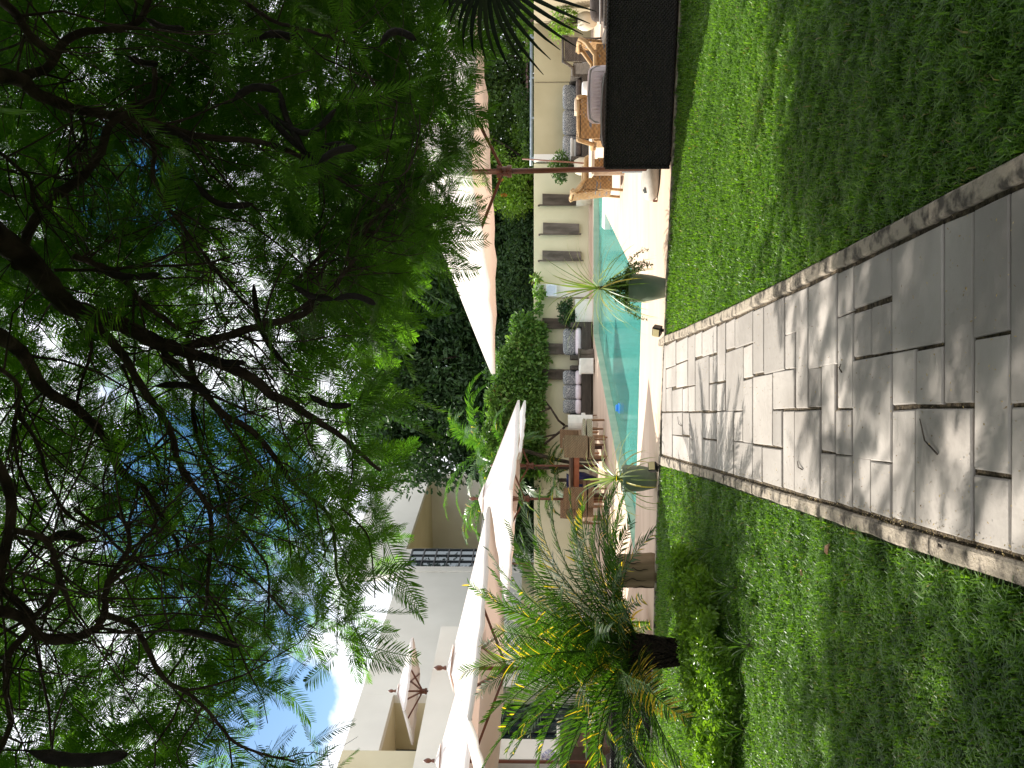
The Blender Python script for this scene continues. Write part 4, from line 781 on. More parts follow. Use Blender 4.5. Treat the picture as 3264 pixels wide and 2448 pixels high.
# ---------------------------------------------------------------- overhead feathery shade tree
tree = thing('shade_tree', 'large spreading tree with feathery leaves and dark hanging pods overhead', 'tree', (1.3,-2.6,0))
TO = np.array([1.3,-2.6,0])
def c1(x, y): return (x*.492, y*.492)
def c2_(x, y): return (x*.492, 816+y*.492)
def c3_(x, y): return (x*.492, 1632+y*.492)
def c5(x, y): return (700+x*.3617, 500+y*.3617)
def c4(x, y): return (800+x*.3617, y*.3617)
crotch = Vector((1.0,-1.9,3.3))
mb = MB(); mb.tube([(0,0,-.1),(.02,.05,.5),(-.05,.2,1.6),(-.15,.45,2.6),tuple(crotch-Vector(TO))], [.34,.27,.24,.23,.25], n=16); mb.build('trunk', M['limb'], tree, smooth=True)
limbs = [ # (points in photo pixels, depth start, depth end, radius start m, end m, hooked to the crotch)
 ([c2_(-60,-160),c2_(130,20),c2_(330,190),c2_(480,330),c2_(620,390),c2_(820,470),c2_(1010,550),c2_(1180,610),c2_(1420,700),c2_(1640,800),c2_(1780,900),c2_(1900,960),c2_(2050,1080),c2_(2212,1170),(1150,1440),(1210,1500)], 4.6,6.3,.085,.014,1),
 ([c2_(1150,600),c2_(1330,545),c2_(1560,490),c2_(1760,440),c2_(1900,400),c2_(2010,330),c2_(2120,220),c5(760,1330),c5(960,1160),c5(1080,1030),c5(1210,900),c5(1250,700),c5(1290,520),c5(1380,330),c5(1430,240)], 5.4,6.4,.038,.010,0),
 ([c5(640,1130),c5(760,980),c5(880,890),c5(1050,790),c5(1180,700),c5(1300,600),c5(1420,500),c5(1480,400),c5(1470,300)], 6.0,6.5,.018,.007,0),
 ([c2_(-40,500),c2_(60,590),c2_(200,700),c2_(340,870),c2_(460,980),c2_(590,1110),c2_(740,1240),c2_(790,1380),c2_(900,1510),c2_(1000,1640),c3_(1100,60),c3_(1160,200)], 4.2,5.6,.046,.014,1),
 ([c2_(580,430),c2_(660,520),c2_(830,680),c2_(960,870),c2_(1020,1010),c2_(1090,1170),c2_(1180,1330),c2_(1270,1480),c2_(1330,1650),c3_(1360,200),c3_(1370,420),c3_(1340,590),c3_(1270,740),c3_(1210,900),c3_(1110,1060)], 4.9,5.7,.034,.009,0),
 ([c2_(1060,640),c2_(1180,770),c2_(1330,890),c2_(1480,1030),c2_(1640,1150),c2_(1760,1300),c2_(1880,1430),c2_(1990,1540),c2_(2090,1650),c3_(2160,150),c3_(2200,400),(1120,1900)], 5.3,6.4,.034,.010,0),
 ([c2_(1220,640),c2_(1235,830),c2_(1260,1000),c2_(1310,1200),c2_(1370,1400),c2_(1410,1560),c3_(1480,0),c3_(1660,220),c3_(1720,400),c3_(1730,660)], 5.5,6.0,.022,.008,0),
 ([(-40,1420),(8,1600),(18,1780),c3_(60,460),c3_(130,640),c3_(160,760),c3_(100,900),c3_(70,1100),c3_(20,1400),(-30,2440)], 3.8,4.2,.030,.016,1),
 ([c3_(0,640),c3_(100,720),c3_(260,790),c3_(450,810),c3_(580,780),c3_(640,680),c3_(710,500),c3_(760,380),c3_(800,250),c3_(810,100),c2_(800,1659)], 3.8,4.6,.030,.012,0),
 ([c3_(680,670),c3_(830,760),c3_(960,880),c3_(1100,1060),c3_(1220,1200),c3_(1360,1360),c3_(1540,1470),c3_(1760,1560),c3_(1900,1640)], 4.4,5.2,.022,.007,0),
 ([c3_(90,120),c3_(230,190),c3_(360,280),c3_(430,400),c3_(330,530),c3_(180,700)], 3.8,4.0,.018,.014,0),
 ([c3_(480,-20),c3_(620,130),c3_(820,270),c3_(1000,340),c3_(1120,440),c3_(1160,520)], 4.6,5.0,.012,.007,0),
 ([c1(-60,480),c1(100,490),c1(190,560),c1(300,640),c1(450,690),c1(640,720),c1(800,770),c1(1000,810),c1(1180,850),c1(1400,890),c1(1650,930),c1(1850,970),c1(2010,1050),c1(2150,1130),c5(960,200),c5(1150,230)], 4.4,6.0,.05,.010,1),
 ([c1(160,490),c1(270,400),c1(420,290),c1(600,230),c1(760,170),c1(880,100),c1(1000,10),c1(1100,-60)], 4.6,5.0,.032,.018,0),
 ([c1(-40,-40),c1(60,60),c1(160,170),c1(250,270),c1(320,350)], 4.2,4.6,.03,.024,1),
 ([c1(1000,440),c1(960,590),c1(860,720),c1(740,840),c1(640,970),c1(510,1120),c1(420,1260),c1(260,1430),c1(110,1590),c2_(90,60)], 5.1,4.7,.018,.036,0),
 ([c1(820,800),c1(960,930),c1(1000,1130),c1(1090,1320),c1(1190,1490),c1(1310,1650),c2_(1480,180),c2_(1620,320)], 5.2,5.6,.02,.008,0),
 ([c1(530,760),c1(520,900),c1(470,1030),c1(510,1110)], 4.9,4.9,.014,.008,0),
 ([c2_(480,0),c2_(620,60),c2_(800,130),c2_(930,280),c2_(1040,400),c2_(1170,490),c2_(1240,540)], 4.9,5.4,.022,.016,0),
 ([c2_(350,90),c2_(600,80),c2_(900,75),c2_(1330,60),c2_(1480,0)], 5.0,5.4,.012,.008,0),
 ([c2_(550,470),c2_(560,600),c2_(540,800),c2_(530,1000)], 5.0,5.1,.015,.010,0),
 ([c2_(0,730),c2_(70,850),c2_(110,1100),c2_(170,1350),c2_(240,1650)], 4.0,4.3,.014,.008,0),
 ([c2_(110,1010),c2_(210,1250),c2_(320,1450),c2_(470,1650),c3_(620,140)], 4.2,4.6,.013,.008,0),
 ([c2_(790,700),c2_(850,930),c2_(930,1130),c2_(1040,1330),c2_(1080,1640)], 5.3,5.6,.012,.006,0),
 ([c4(0,60),c4(200,160),c4(420,260),c4(640,340),c4(820,350),c4(980,400)], 5.4,5.8,.016,.009,1),
 ([c4(940,460),c4(1030,640),c4(1150,860),c4(1290,920),c4(1230,1180),c4(1180,1400)], 5.6,5.9,.008,.006,0),
 ([c4(840,1640),c4(1100,1600),c4(1380,1510),c4(1490,1200),c4(1480,1000)], 5.8,5.9,.010,.005,0),
 ([c2_(1340,0),c2_(1440,160),c2_(1560,280),c2_(1680,380)], 5.6,5.7,.009,.006,0),
 ([c1(0,990),c1(130,1130),c1(230,1300),c1(290,1400)], 4.4,4.6,.012,.01,0),
 ([c2_(2212,1640),(1160,1700),(1190,1800),(1200,1900)], 6.2,6.6,.01,.006,0),
]
tw = []   # places twigs may grow from
for pts, d0, d1, r0, r1, hook in limbs:
    n = len(pts); W3 = []
    for i, (a, b) in enumerate(pts):
        f = i/(n-1); W3.append(P(a, b, .88*(d0+(d1-d0)*f)) + Vector((0, .06*math.sin(i*1.7), 0)))
    rr = [.74*(r0+(r1-r0)*(i/(n-1))**.8) for i in range(n)]
    # smooth
    P2, R2 = [], []
    for i in range(n-1):
        a0, a1, a2, a3 = W3[max(i-1,0)], W3[i], W3[i+1], W3[min(i+2,n-1)]
        for s in range(4):
            u = s/4; P2.append(.5*((2*a1)+(-a0+a2)*u+(2*a0-5*a1+4*a2-a3)*u*u+(-a0+3*a1-3*a2+a3)*u**3) + Vector([random.gauss(0,.002) for _ in range(3)])); R2.append((rr[i]*(1-u)+rr[i+1]*u)*random.uniform(.93,1.08))
    P2.append(W3[-1]); R2.append(rr[-1])
    tw += [(P2[i], (P2[i+1]-P2[i]).normalized(), R2[i]) for i in range(1, len(P2)-1)]
    if hook: 
        s_ = W3[0]; md = crotch.lerp(s_, .5)+Vector((0,0,.35)); P2 = [crotch.copy(), md]+P2; R2 = [r0*1.6, r0*1.25]+R2
    mb = MB(); mb.tube([p-Vector(TO) for p in P2], R2, n=8); mb.build('limb', M['limb'], tree, smooth=True)
# canopy outline: how far the crown hangs down (photo px) for each py
ox = [-600,0,120,200,300,400,450,500,560,620,680,760,850,900,1000,1100,1200,1300,1400,1500,1560,1640,1700,1760,1850,1930,2000,2060,2130,2200,2280,2340,2400,2448,2900]
oy = [1560,1520,1520,1510,1500,1545,1560,1520,1500,1500,1540,1500,1450,1380,1310,1290,1270,1260,1260,1240,1250,1290,1290,1260,1290,1260,1200,1230,1120,930,890,1050,1160,1190,1200]
# thin twigs
tg = MB(); rnd = random.Random(5)
for i in range(640):
    p, d, r_ = rnd.choice(tw); v = Vector([rnd.gauss(0,1) for _ in range(3)]); v = (d*.9 + v.normalized()).normalized(); L = rnd.uniform(.25,.95); q = [p]; 
    for s in range(5): v = (v + Vector([rnd.gauss(0,.22) for _ in range(3)]) + Vector((0,0,-.05))).normalized(); q.append(q[-1]+v*L/5)
    tp_ = q[-1]; pz = 1702-(tp_.z-H)/max(tp_.y,.5)*F; pw = 1224-tp_.x/max(tp_.y,.5)*F
    if pz > np.interp(pw, ox, oy)-90: continue
    rb = min(r_*.6, rnd.uniform(.003,.008)); tg.tube([a-Vector(TO) for a in q], [rb*(1-.13*k) for k in range(6)], n=4)
    if rnd.random() < .6:
        v2 = Vector([rnd.gauss(0,1) for _ in range(3)]).normalized(); a = q[3]; tg.tube([a-Vector(TO), a+v2*.12-Vector(TO), a+v2*.3+Vector((0,0,-.04))-Vector(TO)], [rb*.6,rb*.5,rb*.3], n=4)
tg.build('twigs', M['limb'], tree)
# pods
M['pod'] = mat('seed_pod', (.008,.006,.005), (.022,.016,.013), scale=20, rough=.7, bump=.4)
pods = [(c1(935,110),c1(1195,185),4.7,-6),(c1(1500,665),c1(1812,590),4.9,12),(c1(1760,735),c1(2175,705),5.2,-28),(c1(1600,275),c1(1925,250),5.3,8),(c1(820,360),c1(1025,412),5.0,-4),(c1(1990,990),c4(250,800),5.2,6),(c1(2060,1060),c4(60,910),5.3,3),
 (c1(900,920),c1(1255,935),5.0,16),(c1(1250,1165),c1(1640,1320),5.2,-16),(c2_(640,95),c2_(1035,118),4.6,-6),(c2_(990,845),c2_(1365,890),5.0,6),(c2_(1220,620),c2_(1595,690),5.3,-5),(c2_(1890,750),c5(300,1120),5.8,14),(c2_(1990,885),(1120,1290),5.6,-8),
 (c3_(300,180),c3_(560,195),4.1,8),(c3_(1120,765),c3_(1550,875),4.6,4),(c3_(170,1545),c3_(825,1570),3.1,-10),(c4(1130,415),c4(1455,355),5.3,16),(c4(590,1445),c4(930,1300),5.0,6),(c4(590,1335),c4(860,1285),5.3,4),(c5(640,1120),c5(1000,1250),5.3,-6),(c5(990,1265),c5(1375,1300),5.2,8)]
for a, b, D, bow in pods:
    D *= .9
    A, B = P(*a, D), P(*b, D+.05); L = (B-A).length; d = (B-A)/L; w_ = d.cross(Vector((0,1,0))).normalized(); n = 14; V = []; pts = []
    for i in range(n+1):
        f = i/n; pts.append(A.lerp(B, f)+w_*(bow*.0009*D*math.sin(math.pi*f)))
    if L < .1: continue
    rr = [max(.003, (.023 if D > 3.5 else .028)*min(1, f*5, (1-f)*9+.25))*(1+.06*math.sin(f*40)) for f in [i/n for i in range(n+1)]]
    mb = MB(); mb.tube([p-Vector(TO) for p in pts], rr, n=8, flat=.75); mb.tube([pts[0]-Vector(TO), pts[0]-d*.05+Vector((0,0,.05))-Vector(TO)], .003, n=5); mb.build('seed_pod', M['pod'], tree, smooth=True)
# --- leaf templates: rachis with many narrow pinnae (comb-like), bipinnate look
def feather(seed, npin=28, L=.40, pl=.092, pw=.0076):
    g = np.random.default_rng(seed); V = []; Fq = []
    cu = g.uniform(.1,.5); sw = g.uniform(-.25,.25)
    def ax(f): return np.array([L*f, sw*L*f*f, -cu*L*f*f*.6])
    for i in range(6):
        f0, f1 = i/6, (i+1)/6; a, b = ax(f0), ax(f1); w = .0022; c = len(V); V += [a+[0,-w,0], a+[0,w,0], b+[0,w,0], b+[0,-w,0]]; Fq.append((c,c+3,c+2,c+1))
    for i in range(npin):
        f = .1+.9*(i+.5)/npin; p = ax(f); pr = math.sin(math.pi*(.12+.80*f))**.7
        for s in (-1,1):
            an = R(68-22*f+g.normal()*4); ln = pl*pr*(.9+.2*g.random()); dr = g.uniform(.1,.45); d = np.array([math.cos(an), s*math.sin(an), 0]); n_ = np.array([-d[1], d[0], 0]); c = len(V)
            for m_, ww in ((0.03,.35),(.5,1),(1,.25)):
                q = p + d*ln*m_ + np.array([ln*.10*m_*m_, 0, -dr*ln*m_*m_]); V += [q-n_*pw*.5*ww, q+n_*pw*.5*ww]
            Fq += [(c,c+2,c+3,c+1),(c+2,c+4,c+5,c+3)]
    return np.array(V), np.array(Fq)
feats = [feather(s) for s in range(5)]
gaps = [(170,40,90,60,.9),(310,170,120,50,.6),(330,240,70,40,.6),(690,420,60,60,.75),(740,560,60,55,.55),(800,720,50,70,.4),(850,860,70,80,.6),(780,900,80,60,.6),(700,960,50,50,.5),(730,1150,60,100,.75),(760,1290,60,90,.75),(640,1020,60,60,.6),(240,1000,60,60,.75),(340,1240,110,45,.75),(20,1040,60,60,.8),(330,1400,80,50,.85),(550,1490,90,160,.7),(440,1360,100,60,.5),
 (300,1660,60,60,.9),(130,1850,45,60,.85),(60,1750,50,120,.6),(800,1830,70,110,.85),(560,1720,50,60,.4),(440,2140,90,60,.6),(500,2330,70,60,.7),(700,2350,80,90,.75),(60,2330,80,80,.5),(960,2080,110,90,.95),(1040,2230,120,90,1),(900,2300,100,60,.85),(400,2050,60,60,.5),(830,2260,70,50,.7),(620,2250,60,60,.5)]
def canopy(n, seed, pxr, pyr, Dr, sc, edge=True):
    g = np.random.default_rng(seed); px = pxr[0]+(pxr[1]-pxr[0])*g.random(n); py = pyr[0]+(pyr[1]-pyr[0])*g.random(n); D = Dr[0]+(Dr[1]-Dr[0])*g.random(n)**.7
    a = (1632-px)/F; b = (1224-py)/F; dy = fw.y-uv.y*-a if False else (fw.y + uv.y*a); dz = fw.z+uv.z*a
    X = b/dy*D; Z = H+dz/dy*D; Y = D
    keep = px < np.interp(py, ox, oy) - 70 + 50*g.normal(size=n)*.5
    dens = np.ones(n)
    for gx, gy, sx, sy, k in gaps: dens *= 1-k*np.exp(-((px-gx)/sx)**2-((py-gy)/sy)**2)
    # lumpy clusters in space
    lump = np.sin(X*3.1+1.2*np.sin(Y*2.3))*np.sin(Y*2.9+Z*2.1)+np.sin(Z*4.3+X*1.7)*.7
    dens *= np.clip(.70+.35*lump, .12, 1)
    keep &= g.random(n) < dens
    # where the sun reaches the ground the crown is open along the ray
    gx_, gy_ = X - SUN.x/SUN.z*Z, Y - SUN.y/SUN.z*Z
    def zone(x0,x1,y0,y1,s): return 1/(1+np.exp(-(gx_-x0)/s))*1/(1+np.exp(-(x1-gx_)/s))*1/(1+np.exp(-(gy_-y0)/s))*1/(1+np.exp(-(y1-gy_)/s))
    open_ = .97*zone(-.3,9,6.1,40,.12)+.93*zone(-1.2,.5,6.4,12,.15)+.97*zone(-1.6,-.6,4.4,6.3,.1)+.95*zone(-3.0,-1.5,5.4,6.5,.1)+.95*zone(-6,-.8,7.0,12,.15)+.92*zone(-.9,.25,2.4,4.2,.1)+.6*zone(-.9,.7,4.4,5.9,.12)
    keep &= g.random(n) > np.clip(open_, 0, .97)
    return np.c_[X, Y, Z][keep], g
cm = MB()
def put(pos, g, sc, mb, flat=.55):
    n = len(pos); k = g.integers(0, 5, n)
    for q in range(5):
        s = k == q; m_ = s.sum()
        if not m_: continue
        mats = quat_mats(m_, g.random(m_)*6.283, -.25+g.normal(size=m_)*.45, g.normal(size=m_)*flat)
        cl = .5+.5*np.sin(pos[s][:,0]*2.3+pos[s][:,2]*3)*np.cos(pos[s][:,1]*2)
        scatter(mb, feats[q][0], feats[q][1], pos[s]-TO, mats, sc*(.75+.5*g.random(m_)), np.clip(.5*cl+.5*g.random(m_), 0, 1))
pos, g = canopy(9400, 11, (-250,1560), (-250,2700), (5.0,7.8), 1); put(pos, g, 1.05, cm); print('canopy leaves', len(pos))
# background sprays, farther and larger part of the same crown
pos, g = canopy(2300, 12, (-250,1480), (-250,1000), (5.2,8.2), 1); put(pos, g, 1.1, cm); pos, g = canopy(320, 13, (-200,1100), (-250,2700), (4.0,5.0), 1); put(pos, g, .95, cm)
cm.build('crown', M['feather'], tree)
# unseen crown leaves added overhead and beside the view to shade the near lawn
g = np.random.default_rng(21); n = 24000; pos = np.c_[-12+19*g.random(n), -5+13*g.random(n), 3.6+4.2*g.random(n)]
a_ = (pos[:,2]-H)/np.maximum(pos[:,1], .01); keep = (pos[:,1] < .2) | (pos[:,2]-H > .605*pos[:,1]+.75) | (pos[:,0] < -.44*pos[:,1]-.9) | (pos[:,0] > .44*pos[:,1]+.9)
keep &= ~((pos[:,1] < 1.5) & (pos[:,2] < 4.2))
gx_, gy_ = pos[:,0]-SUN.x/SUN.z*pos[:,2], pos[:,1]-SUN.y/SUN.z*pos[:,2]
lump = np.sin(pos[:,0]*1.9)*np.sin(pos[:,1]*2.3+1); keep &= g.random(n) < np.clip(.85+.4*lump, .2, 1)
def zone2(x0,x1,y0,y1,s): return 1/(1+np.exp(-(gx_-x0)/s))*1/(1+np.exp(-(x1-gx_)/s))*1/(1+np.exp(-(gy_-y0)/s))*1/(1+np.exp(-(y1-gy_)/s))
op = .97*zone2(-.3,9,6.1,40,.12)+.93*zone2(-1.2,.6,6.3,14,.15)+.99*zone2(-1.55,-.4,4.4,6.3,.07)+.99*zone2(-3.0,-1.5,5.45,6.5,.07)+.98*zone2(-8,-.8,7.0,16,.1)+.98*zone2(-1.25,-.9,3.2,3.6,.05)+.9*zone2(-.95,-.4,3.6,4.4,.06)+.96*zone2(-.9,.25,2.4,4.2,.1)+.75*zone2(-.9,.7,4.4,5.9,.12)+.9*zone2(-2.0,-1.55,2.9,3.5,.1)+.7*zone2(-.4,.6,4.3,5.4,.12)  # unseen leaves thinned along sun rays so chosen ground patches stay sunlit
keep &= g.random(n) > np.clip(op, 0, .98); pos = pos[keep]; print('upper', len(pos))
cm = MB(); put(pos, g, 1.8, cm); cm.build('crown', M['feather'], tree, label='unseen upper crown above and beside the camera, shaped to shade the lawn')
# the added unseen leaves reach out right too, darkening the near right lawn
# ---------------------------------------------------------------- trees behind the wall
def crown_tree(name, label, cat, base, trunk_h, centers, radii, n, size, m, seed, group=None, tr=.18, **k):
    t = thing(name, label, cat, base, 0, group); mb = MB(); top = Vector((0,0,trunk_h)); mb.tube([(0,0,-.1),(.1,0,trunk_h*.5),(0,.05,trunk_h)], [tr*1.3,tr,tr*.8], n=10)
    for c in centers[:9]: mb.tube([(0,.05,trunk_h*.8), tuple((Vector(c)+top)/2+Vector((.1,0,-.1))), tuple(c)], [tr*.5,tr*.3,tr*.08], n=6)
    mb.build('trunk', M['limb'], t, smooth=True); mb = MB(); foliage(mb, centers, radii, n, size, seed, **k); mb.build('crown', m, t); return t
def clumps(seed, n, x0, x1, y0, y1, z0, zf, r0, r1):
    g = random.Random(seed); o = []; rr = []
    for i in range(n):
        xx = g.uniform(x0, x1); zt = zf(xx); o.append((xx, g.uniform(y0, y1), g.uniform(z0, max(z0+.1, zt)))); rr.append(g.uniform(r0, r1))
    return o, rr
# dark evergreens: three crowns side by side
def dk(label, px0, px1, zf, seed, D=30, n=26000, m='darkleaf', nc=60):
    x0, x1 = x(px1, D), x(px0, D); cx = (x0+x1)/2; c, r = clumps(seed, nc, x0-cx, x1-cx, -1.6, 1.6, 1.2, lambda q: zf(q+cx), .65, 1.15)
    return crown_tree('evergreen_tree', label, 'tree', (cx, D, 0), 2.2, c, r, n, .19, M[m], seed, group='trees behind the garden wall', shell=.45)
ztop = lambda py, px, D: H+(1702-px)/F*D
dk('dark evergreen tree behind the right parasol canopy', 640, 960, lambda q: 7.4, 31, n=44000, nc=90)
dk('tallest dark evergreen tree behind the ivy and the palms', 900, 1330, lambda q: 7.4-.15*q, 32, D=31, n=64000, nc=120)
dk('dark tree between the ivy top and the white house', 1250, 1480, lambda q: 7.6, 33, D=33, n=34000, nc=75)
# tall masses behind the right wall, filling under the shade tree
def tl(label, py0, py1, z0, z1, seed, D, n, m, nc, size=.17, name='leafy_tree'):
    x0, x1 = x(py1, D), x(py0, D); cx = (x0+x1)/2; c, r = clumps(seed, nc, x0-cx, x1-cx, -1.5, 1.5, z0, lambda q: z1, .7, 1.3)
    return crown_tree(name, label, 'tree', (cx, D, 0), 2.4, c, r, n, size, M[m], seed, group='trees behind the garden wall', shell=.45)
tl('tall leafy tree behind the beige wall at the far right', -300, 330, 1.6, 11.5, 41, 33, 42000, 'midleaf', 90)
tl('tall leafy tree behind the right parasol, its top behind the shade tree', 300, 700, 1.6, 10.5, 42, 34, 38000, 'midleaf', 80)
# hedge trees with light green, bottlebrush
g = random.Random(3)
c, r = clumps(51, 70, -3.4, 3.2, -.8, .8, 1.2, lambda q: 3.9, .5, .8); crown_tree('hedge_tree', 'olive green loose hedge above the beige wall at the right', 'hedge', (x(210,26.6), 26.6, 0), 1.4, c, r, 40000, .10, M['midleaf'], 51, tr=.1, shell=.4)
c, r = clumps(52, 34, -1.15, 1.15, -.7, .7, 1.5, lambda q: 4.3-.3*abs(q), .28, .5); bb = crown_tree('bottlebrush_tree', 'light green feathery tree with a few red flowers behind the parasol pole', 'tree', (x(545,26.2), 26.2, 0), 1.6, c, r, 17000, .085, M['brightleaf'], 52, tr=.08, shell=.35)
M['redf'] = mat('red_flower', (.5,.03,.02), (.7,.06,.03), scale=30, rough=.6)
for (px, py) in [(1595,574),(1606,622),(1532,635)]:
    p = P(px, py, 25.4); p.z = max(p.z, .5); mb = MB(); g_ = np.random.default_rng(px)
    d = g_.normal(size=(60,3)); d /= np.linalg.norm(d, axis=1)[:,None]; q = np.c_[np.arctan2(d[:,1],d[:,0])]
    scatter(mb, LV*np.array([1,.25,1]), LFQ, np.tile(np.array(p-bb.location), (60,1))+d*.02*np.array([1,1,3]), quat_mats(60, q[:,0], np.arcsin(d[:,2]), q[:,0]*0), np.full(60,.045)); mb.build('flower', M['redf'], bb)
# low dark shrubs right on the wall top, right side
c, r = clumps(54, 12, -.9, .9, -.2, .2, 1.45, lambda q: 1.9, .14, .24); crown_tree('shrub', 'small bright leafy creeper peeking over the beige wall near the right edge', 'shrub', (x(70,25.0), 25.0, 0), 1.0, c, r, 3500, .07, M['brightleaf'], 54, tr=.02)
c, r = clumps(55, 16, -1.0, 1.0, -.2, .2, 1.4, lambda q: 2.0, .16, .26); crown_tree('shrub', 'leafy creeper over the beige wall between hedge and pipe rail', 'shrub', (x(375,25.0), 25.0, 0), 1.0, c, r, 4000, .07, M['midleaf'], 55, tr=.02)
# dark hedge directly behind the centre wall
c, r = clumps(56, 60, -7.5, 3.8, -.6, .6, .8, lambda q: 2.6, .5, .8); crown_tree('evergreen_hedge', 'dark shaded hedge just behind the middle of the garden wall', 'hedge', (x(930,27.5)-.5, 27.5, 0), 1.0, c, r, 30000, .11, M['darkleaf'], 56, tr=.08, shell=.4)
# ---------------------------------------------------------------- ivy on the wall
iv = thing('ivy', 'ivy mound of small bright leaves sprawling over the top of the garden wall', 'climber', (x(1250,23.9), 23.9, 0))
prof = [(900,1722,1700),(950,1730,1690),(1000,1728,1672),(1050,1722,1652),(1100,1722,1625),(1150,1720,1600),(1200,1720,1585),(1250,1716,1570),(1300,1722,1562),(1350,1722,1552),(1400,1722,1545),(1440,1715,1560),(1480,1720,1600)]
cc, rr = [], []; g = random.Random(8)
for (py, lo_, hi_) in prof:
    px = lo_-8 if lo_-hi_ > 60 else lo_-14
    while px > hi_+6:
        p = P(px, py+g.uniform(-20,20), 23.95); cc.append(tuple(p-iv.location)); rr.append(g.uniform(.18,.32)*(.35 if lo_-hi_ < 30 else .55 if lo_-hi_ < 70 else 1)); px -= 26
mb = MB(); foliage(mb, cc, rr, 17000, .125, 61, shell=.5, sq=(1,.8,1)); mb.build('leaves', M['ivyleaf'], iv)
mb = MB(); 
for pts in ([(1800,1356),(1780,1340),(1755,1300),(1735,1275),(1715,1265)], [(1755,1300),(1730,1310),(1715,1312)], [(1800,1360),(1790,1372),(1772,1385),(1745,1390),(1715,1392)], [(1885,1362),(1840,1358),(1800,1358)], [(1790,1372),(1730,1420),(1716,1428)]):
    mb.tube([P(a, b, 23.85)-iv.location for a, b in pts], [.035,.03,.026,.022,.018][:len(pts)], n=7)
mb.build('stems', M['limb'], iv, smooth=True)
c, r = clumps(62, 22, -1.6, .9, -.4, .4, 1.1, lambda q: 2.4, .3, .5); crown_tree('shrub', 'dark green shrub behind the palms at the left end of the ivy', 'shrub', (x(1540,24.8), 24.8, 0), 1.0, c, r, 14000, .09, M['darkleaf'], 62, tr=.04)
# ---------------------------------------------------------------- palms
def palm_cluster(label, base, crown_z, nf, L, seed, m, npair=34, ll=.34, w=.022, tr=.06, group=None, name='feather_palm', elr=(.2,1.25), droop=(1.2,2.0), dry=.02, azr=(0,6.28), stemlean=(0,0)):
    t = thing(name, label, 'palm', base, 0, group); g = random.Random(seed)
    mb = MB(); top = Vector((stemlean[0], stemlean[1], crown_z)); n_ = 14; mb.tube([(top.x*(i/n_)**1.5, top.y*(i/n_)**1.5, crown_z*i/n_) for i in range(n_+1)], [tr*(1.1 if i % 2 else .95) for i in range(n_+1)], n=10); mb.build('trunk', M['bark'], t)
    for i in range(nf):
        az = azr[0]+(azr[1]-azr[0])*((i*.618) % 1)+g.uniform(-.15,.15); el = g.uniform(*elr)
        frond(t, m, tuple(top), az, el, L*g.uniform(.8,1.1), g.uniform(*droop), npair, ll*g.uniform(.85,1.1), w, seed=seed*100+i, vee=g.uniform(.1,.5), twist=g.uniform(-.5,.5), leafdroop=.35, dry=dry)
    return t
xx_ = lambda py, D: x(py, D)
palm_cluster('tall green palm with arching fronds above the ivy, left of the dark trees', (xx_(1420,25.2), 25.2, 0), 2.7, 18, 2.5, 71, M['palmfar'], elr=(.3,1.3), ll=.42, w=.035)
palm_cluster('feather palm before the loggia of the white house', (xx_(1560,25.5), 25.5, 0), 2.5, 22, 2.3, 72, M['palmfar'], elr=(.2,1.2), ll=.42, w=.035)
palm_cluster('slender palm between the ivy and the dining chairs', (xx_(1490,23.4), 23.4, 0), 1.9, 9, 1.5, 73, M['palmfar'], elr=(-.1,.9), ll=.3, w=.028, tr=.05)
palm_cluster('low palm in the shade by the blue pot', (xx_(1530,23.0), 23.0, 0), .9, 10, 1.2, 74, M['palm'], elr=(-.1,1.0), ll=.26, w=.024, tr=.05)
palm_cluster('leaning palm left of the ivy stems', (xx_(1455,24.0)-.2, 23.6, 0), 2.1, 7, 1.7, 75, M['palmfar'], elr=(.4,1.2), ll=.34, w=.03, tr=.05, stemlean=(.5,0))
palm_cluster('palm farthest left, its fronds reaching over the parasol tops', (xx_(1640,26.5), 26.5, 0), 2.0, 14, 1.9, 76, M['palmfar'], elr=(.2,1.0), ll=.4, w=.035)
# near date palm at the left
dp_b = G(2222, 2080); dp = thing('date_palm', 'bushy date palm with dark fibrous trunk standing in the left lawn', 'palm', (dp_b.x, dp_b.y, 0))
mb = MB(); mb.tube([(0,0,-.05),(0,0,.1),(0,.01,.3),(.02,.02,.5),(.03,.02,.7)], [.05,.065,.095,.13,.10], n=16)
g = random.Random(9)
for i in range(420):
    a = g.uniform(0,6.28); z = g.uniform(.02,.72); r_ = np.interp(z, [0,.1,.3,.5,.7], [.05,.065,.095,.13,.10]); b = Vector((math.cos(a)*r_*.9, math.sin(a)*r_*.9, z)); mb.tube([b, b+Vector((math.cos(a)*.05, math.sin(a)*.05, .05)), b+Vector((math.cos(a)*.075, math.sin(a)*.075, .12))], [.012,.007,.002], n=4)
mb.build('trunk', M['fibre'], dp)
for i in range(76):
    az = (i*2.39996) % 6.283; f = i/76; el = 1.5-1.45*f**.9+g.uniform(-.1,.1); el = max(el, .42) if math.cos(az) > .2 else max(el, .02)
    dry = .6 if (el < .4 and g.random() < .16) else .02 if g.random() < .8 else .12
    frond(dp, M['palm'], (.03+math.cos(az)*.06, .02+math.sin(az)*.06, .66-.12*f), az, el, g.uniform(1.45,1.85)*(1 if el > .2 else .85), g.uniform(.6,1.15), 54, g.uniform(.26,.36), .0125, seed=900+i, vee=g.uniform(.15,.5), twist=g.uniform(-.6,.6), fwd=48, leafdroop=.22, start=.12, dry=dry, rad=.009)
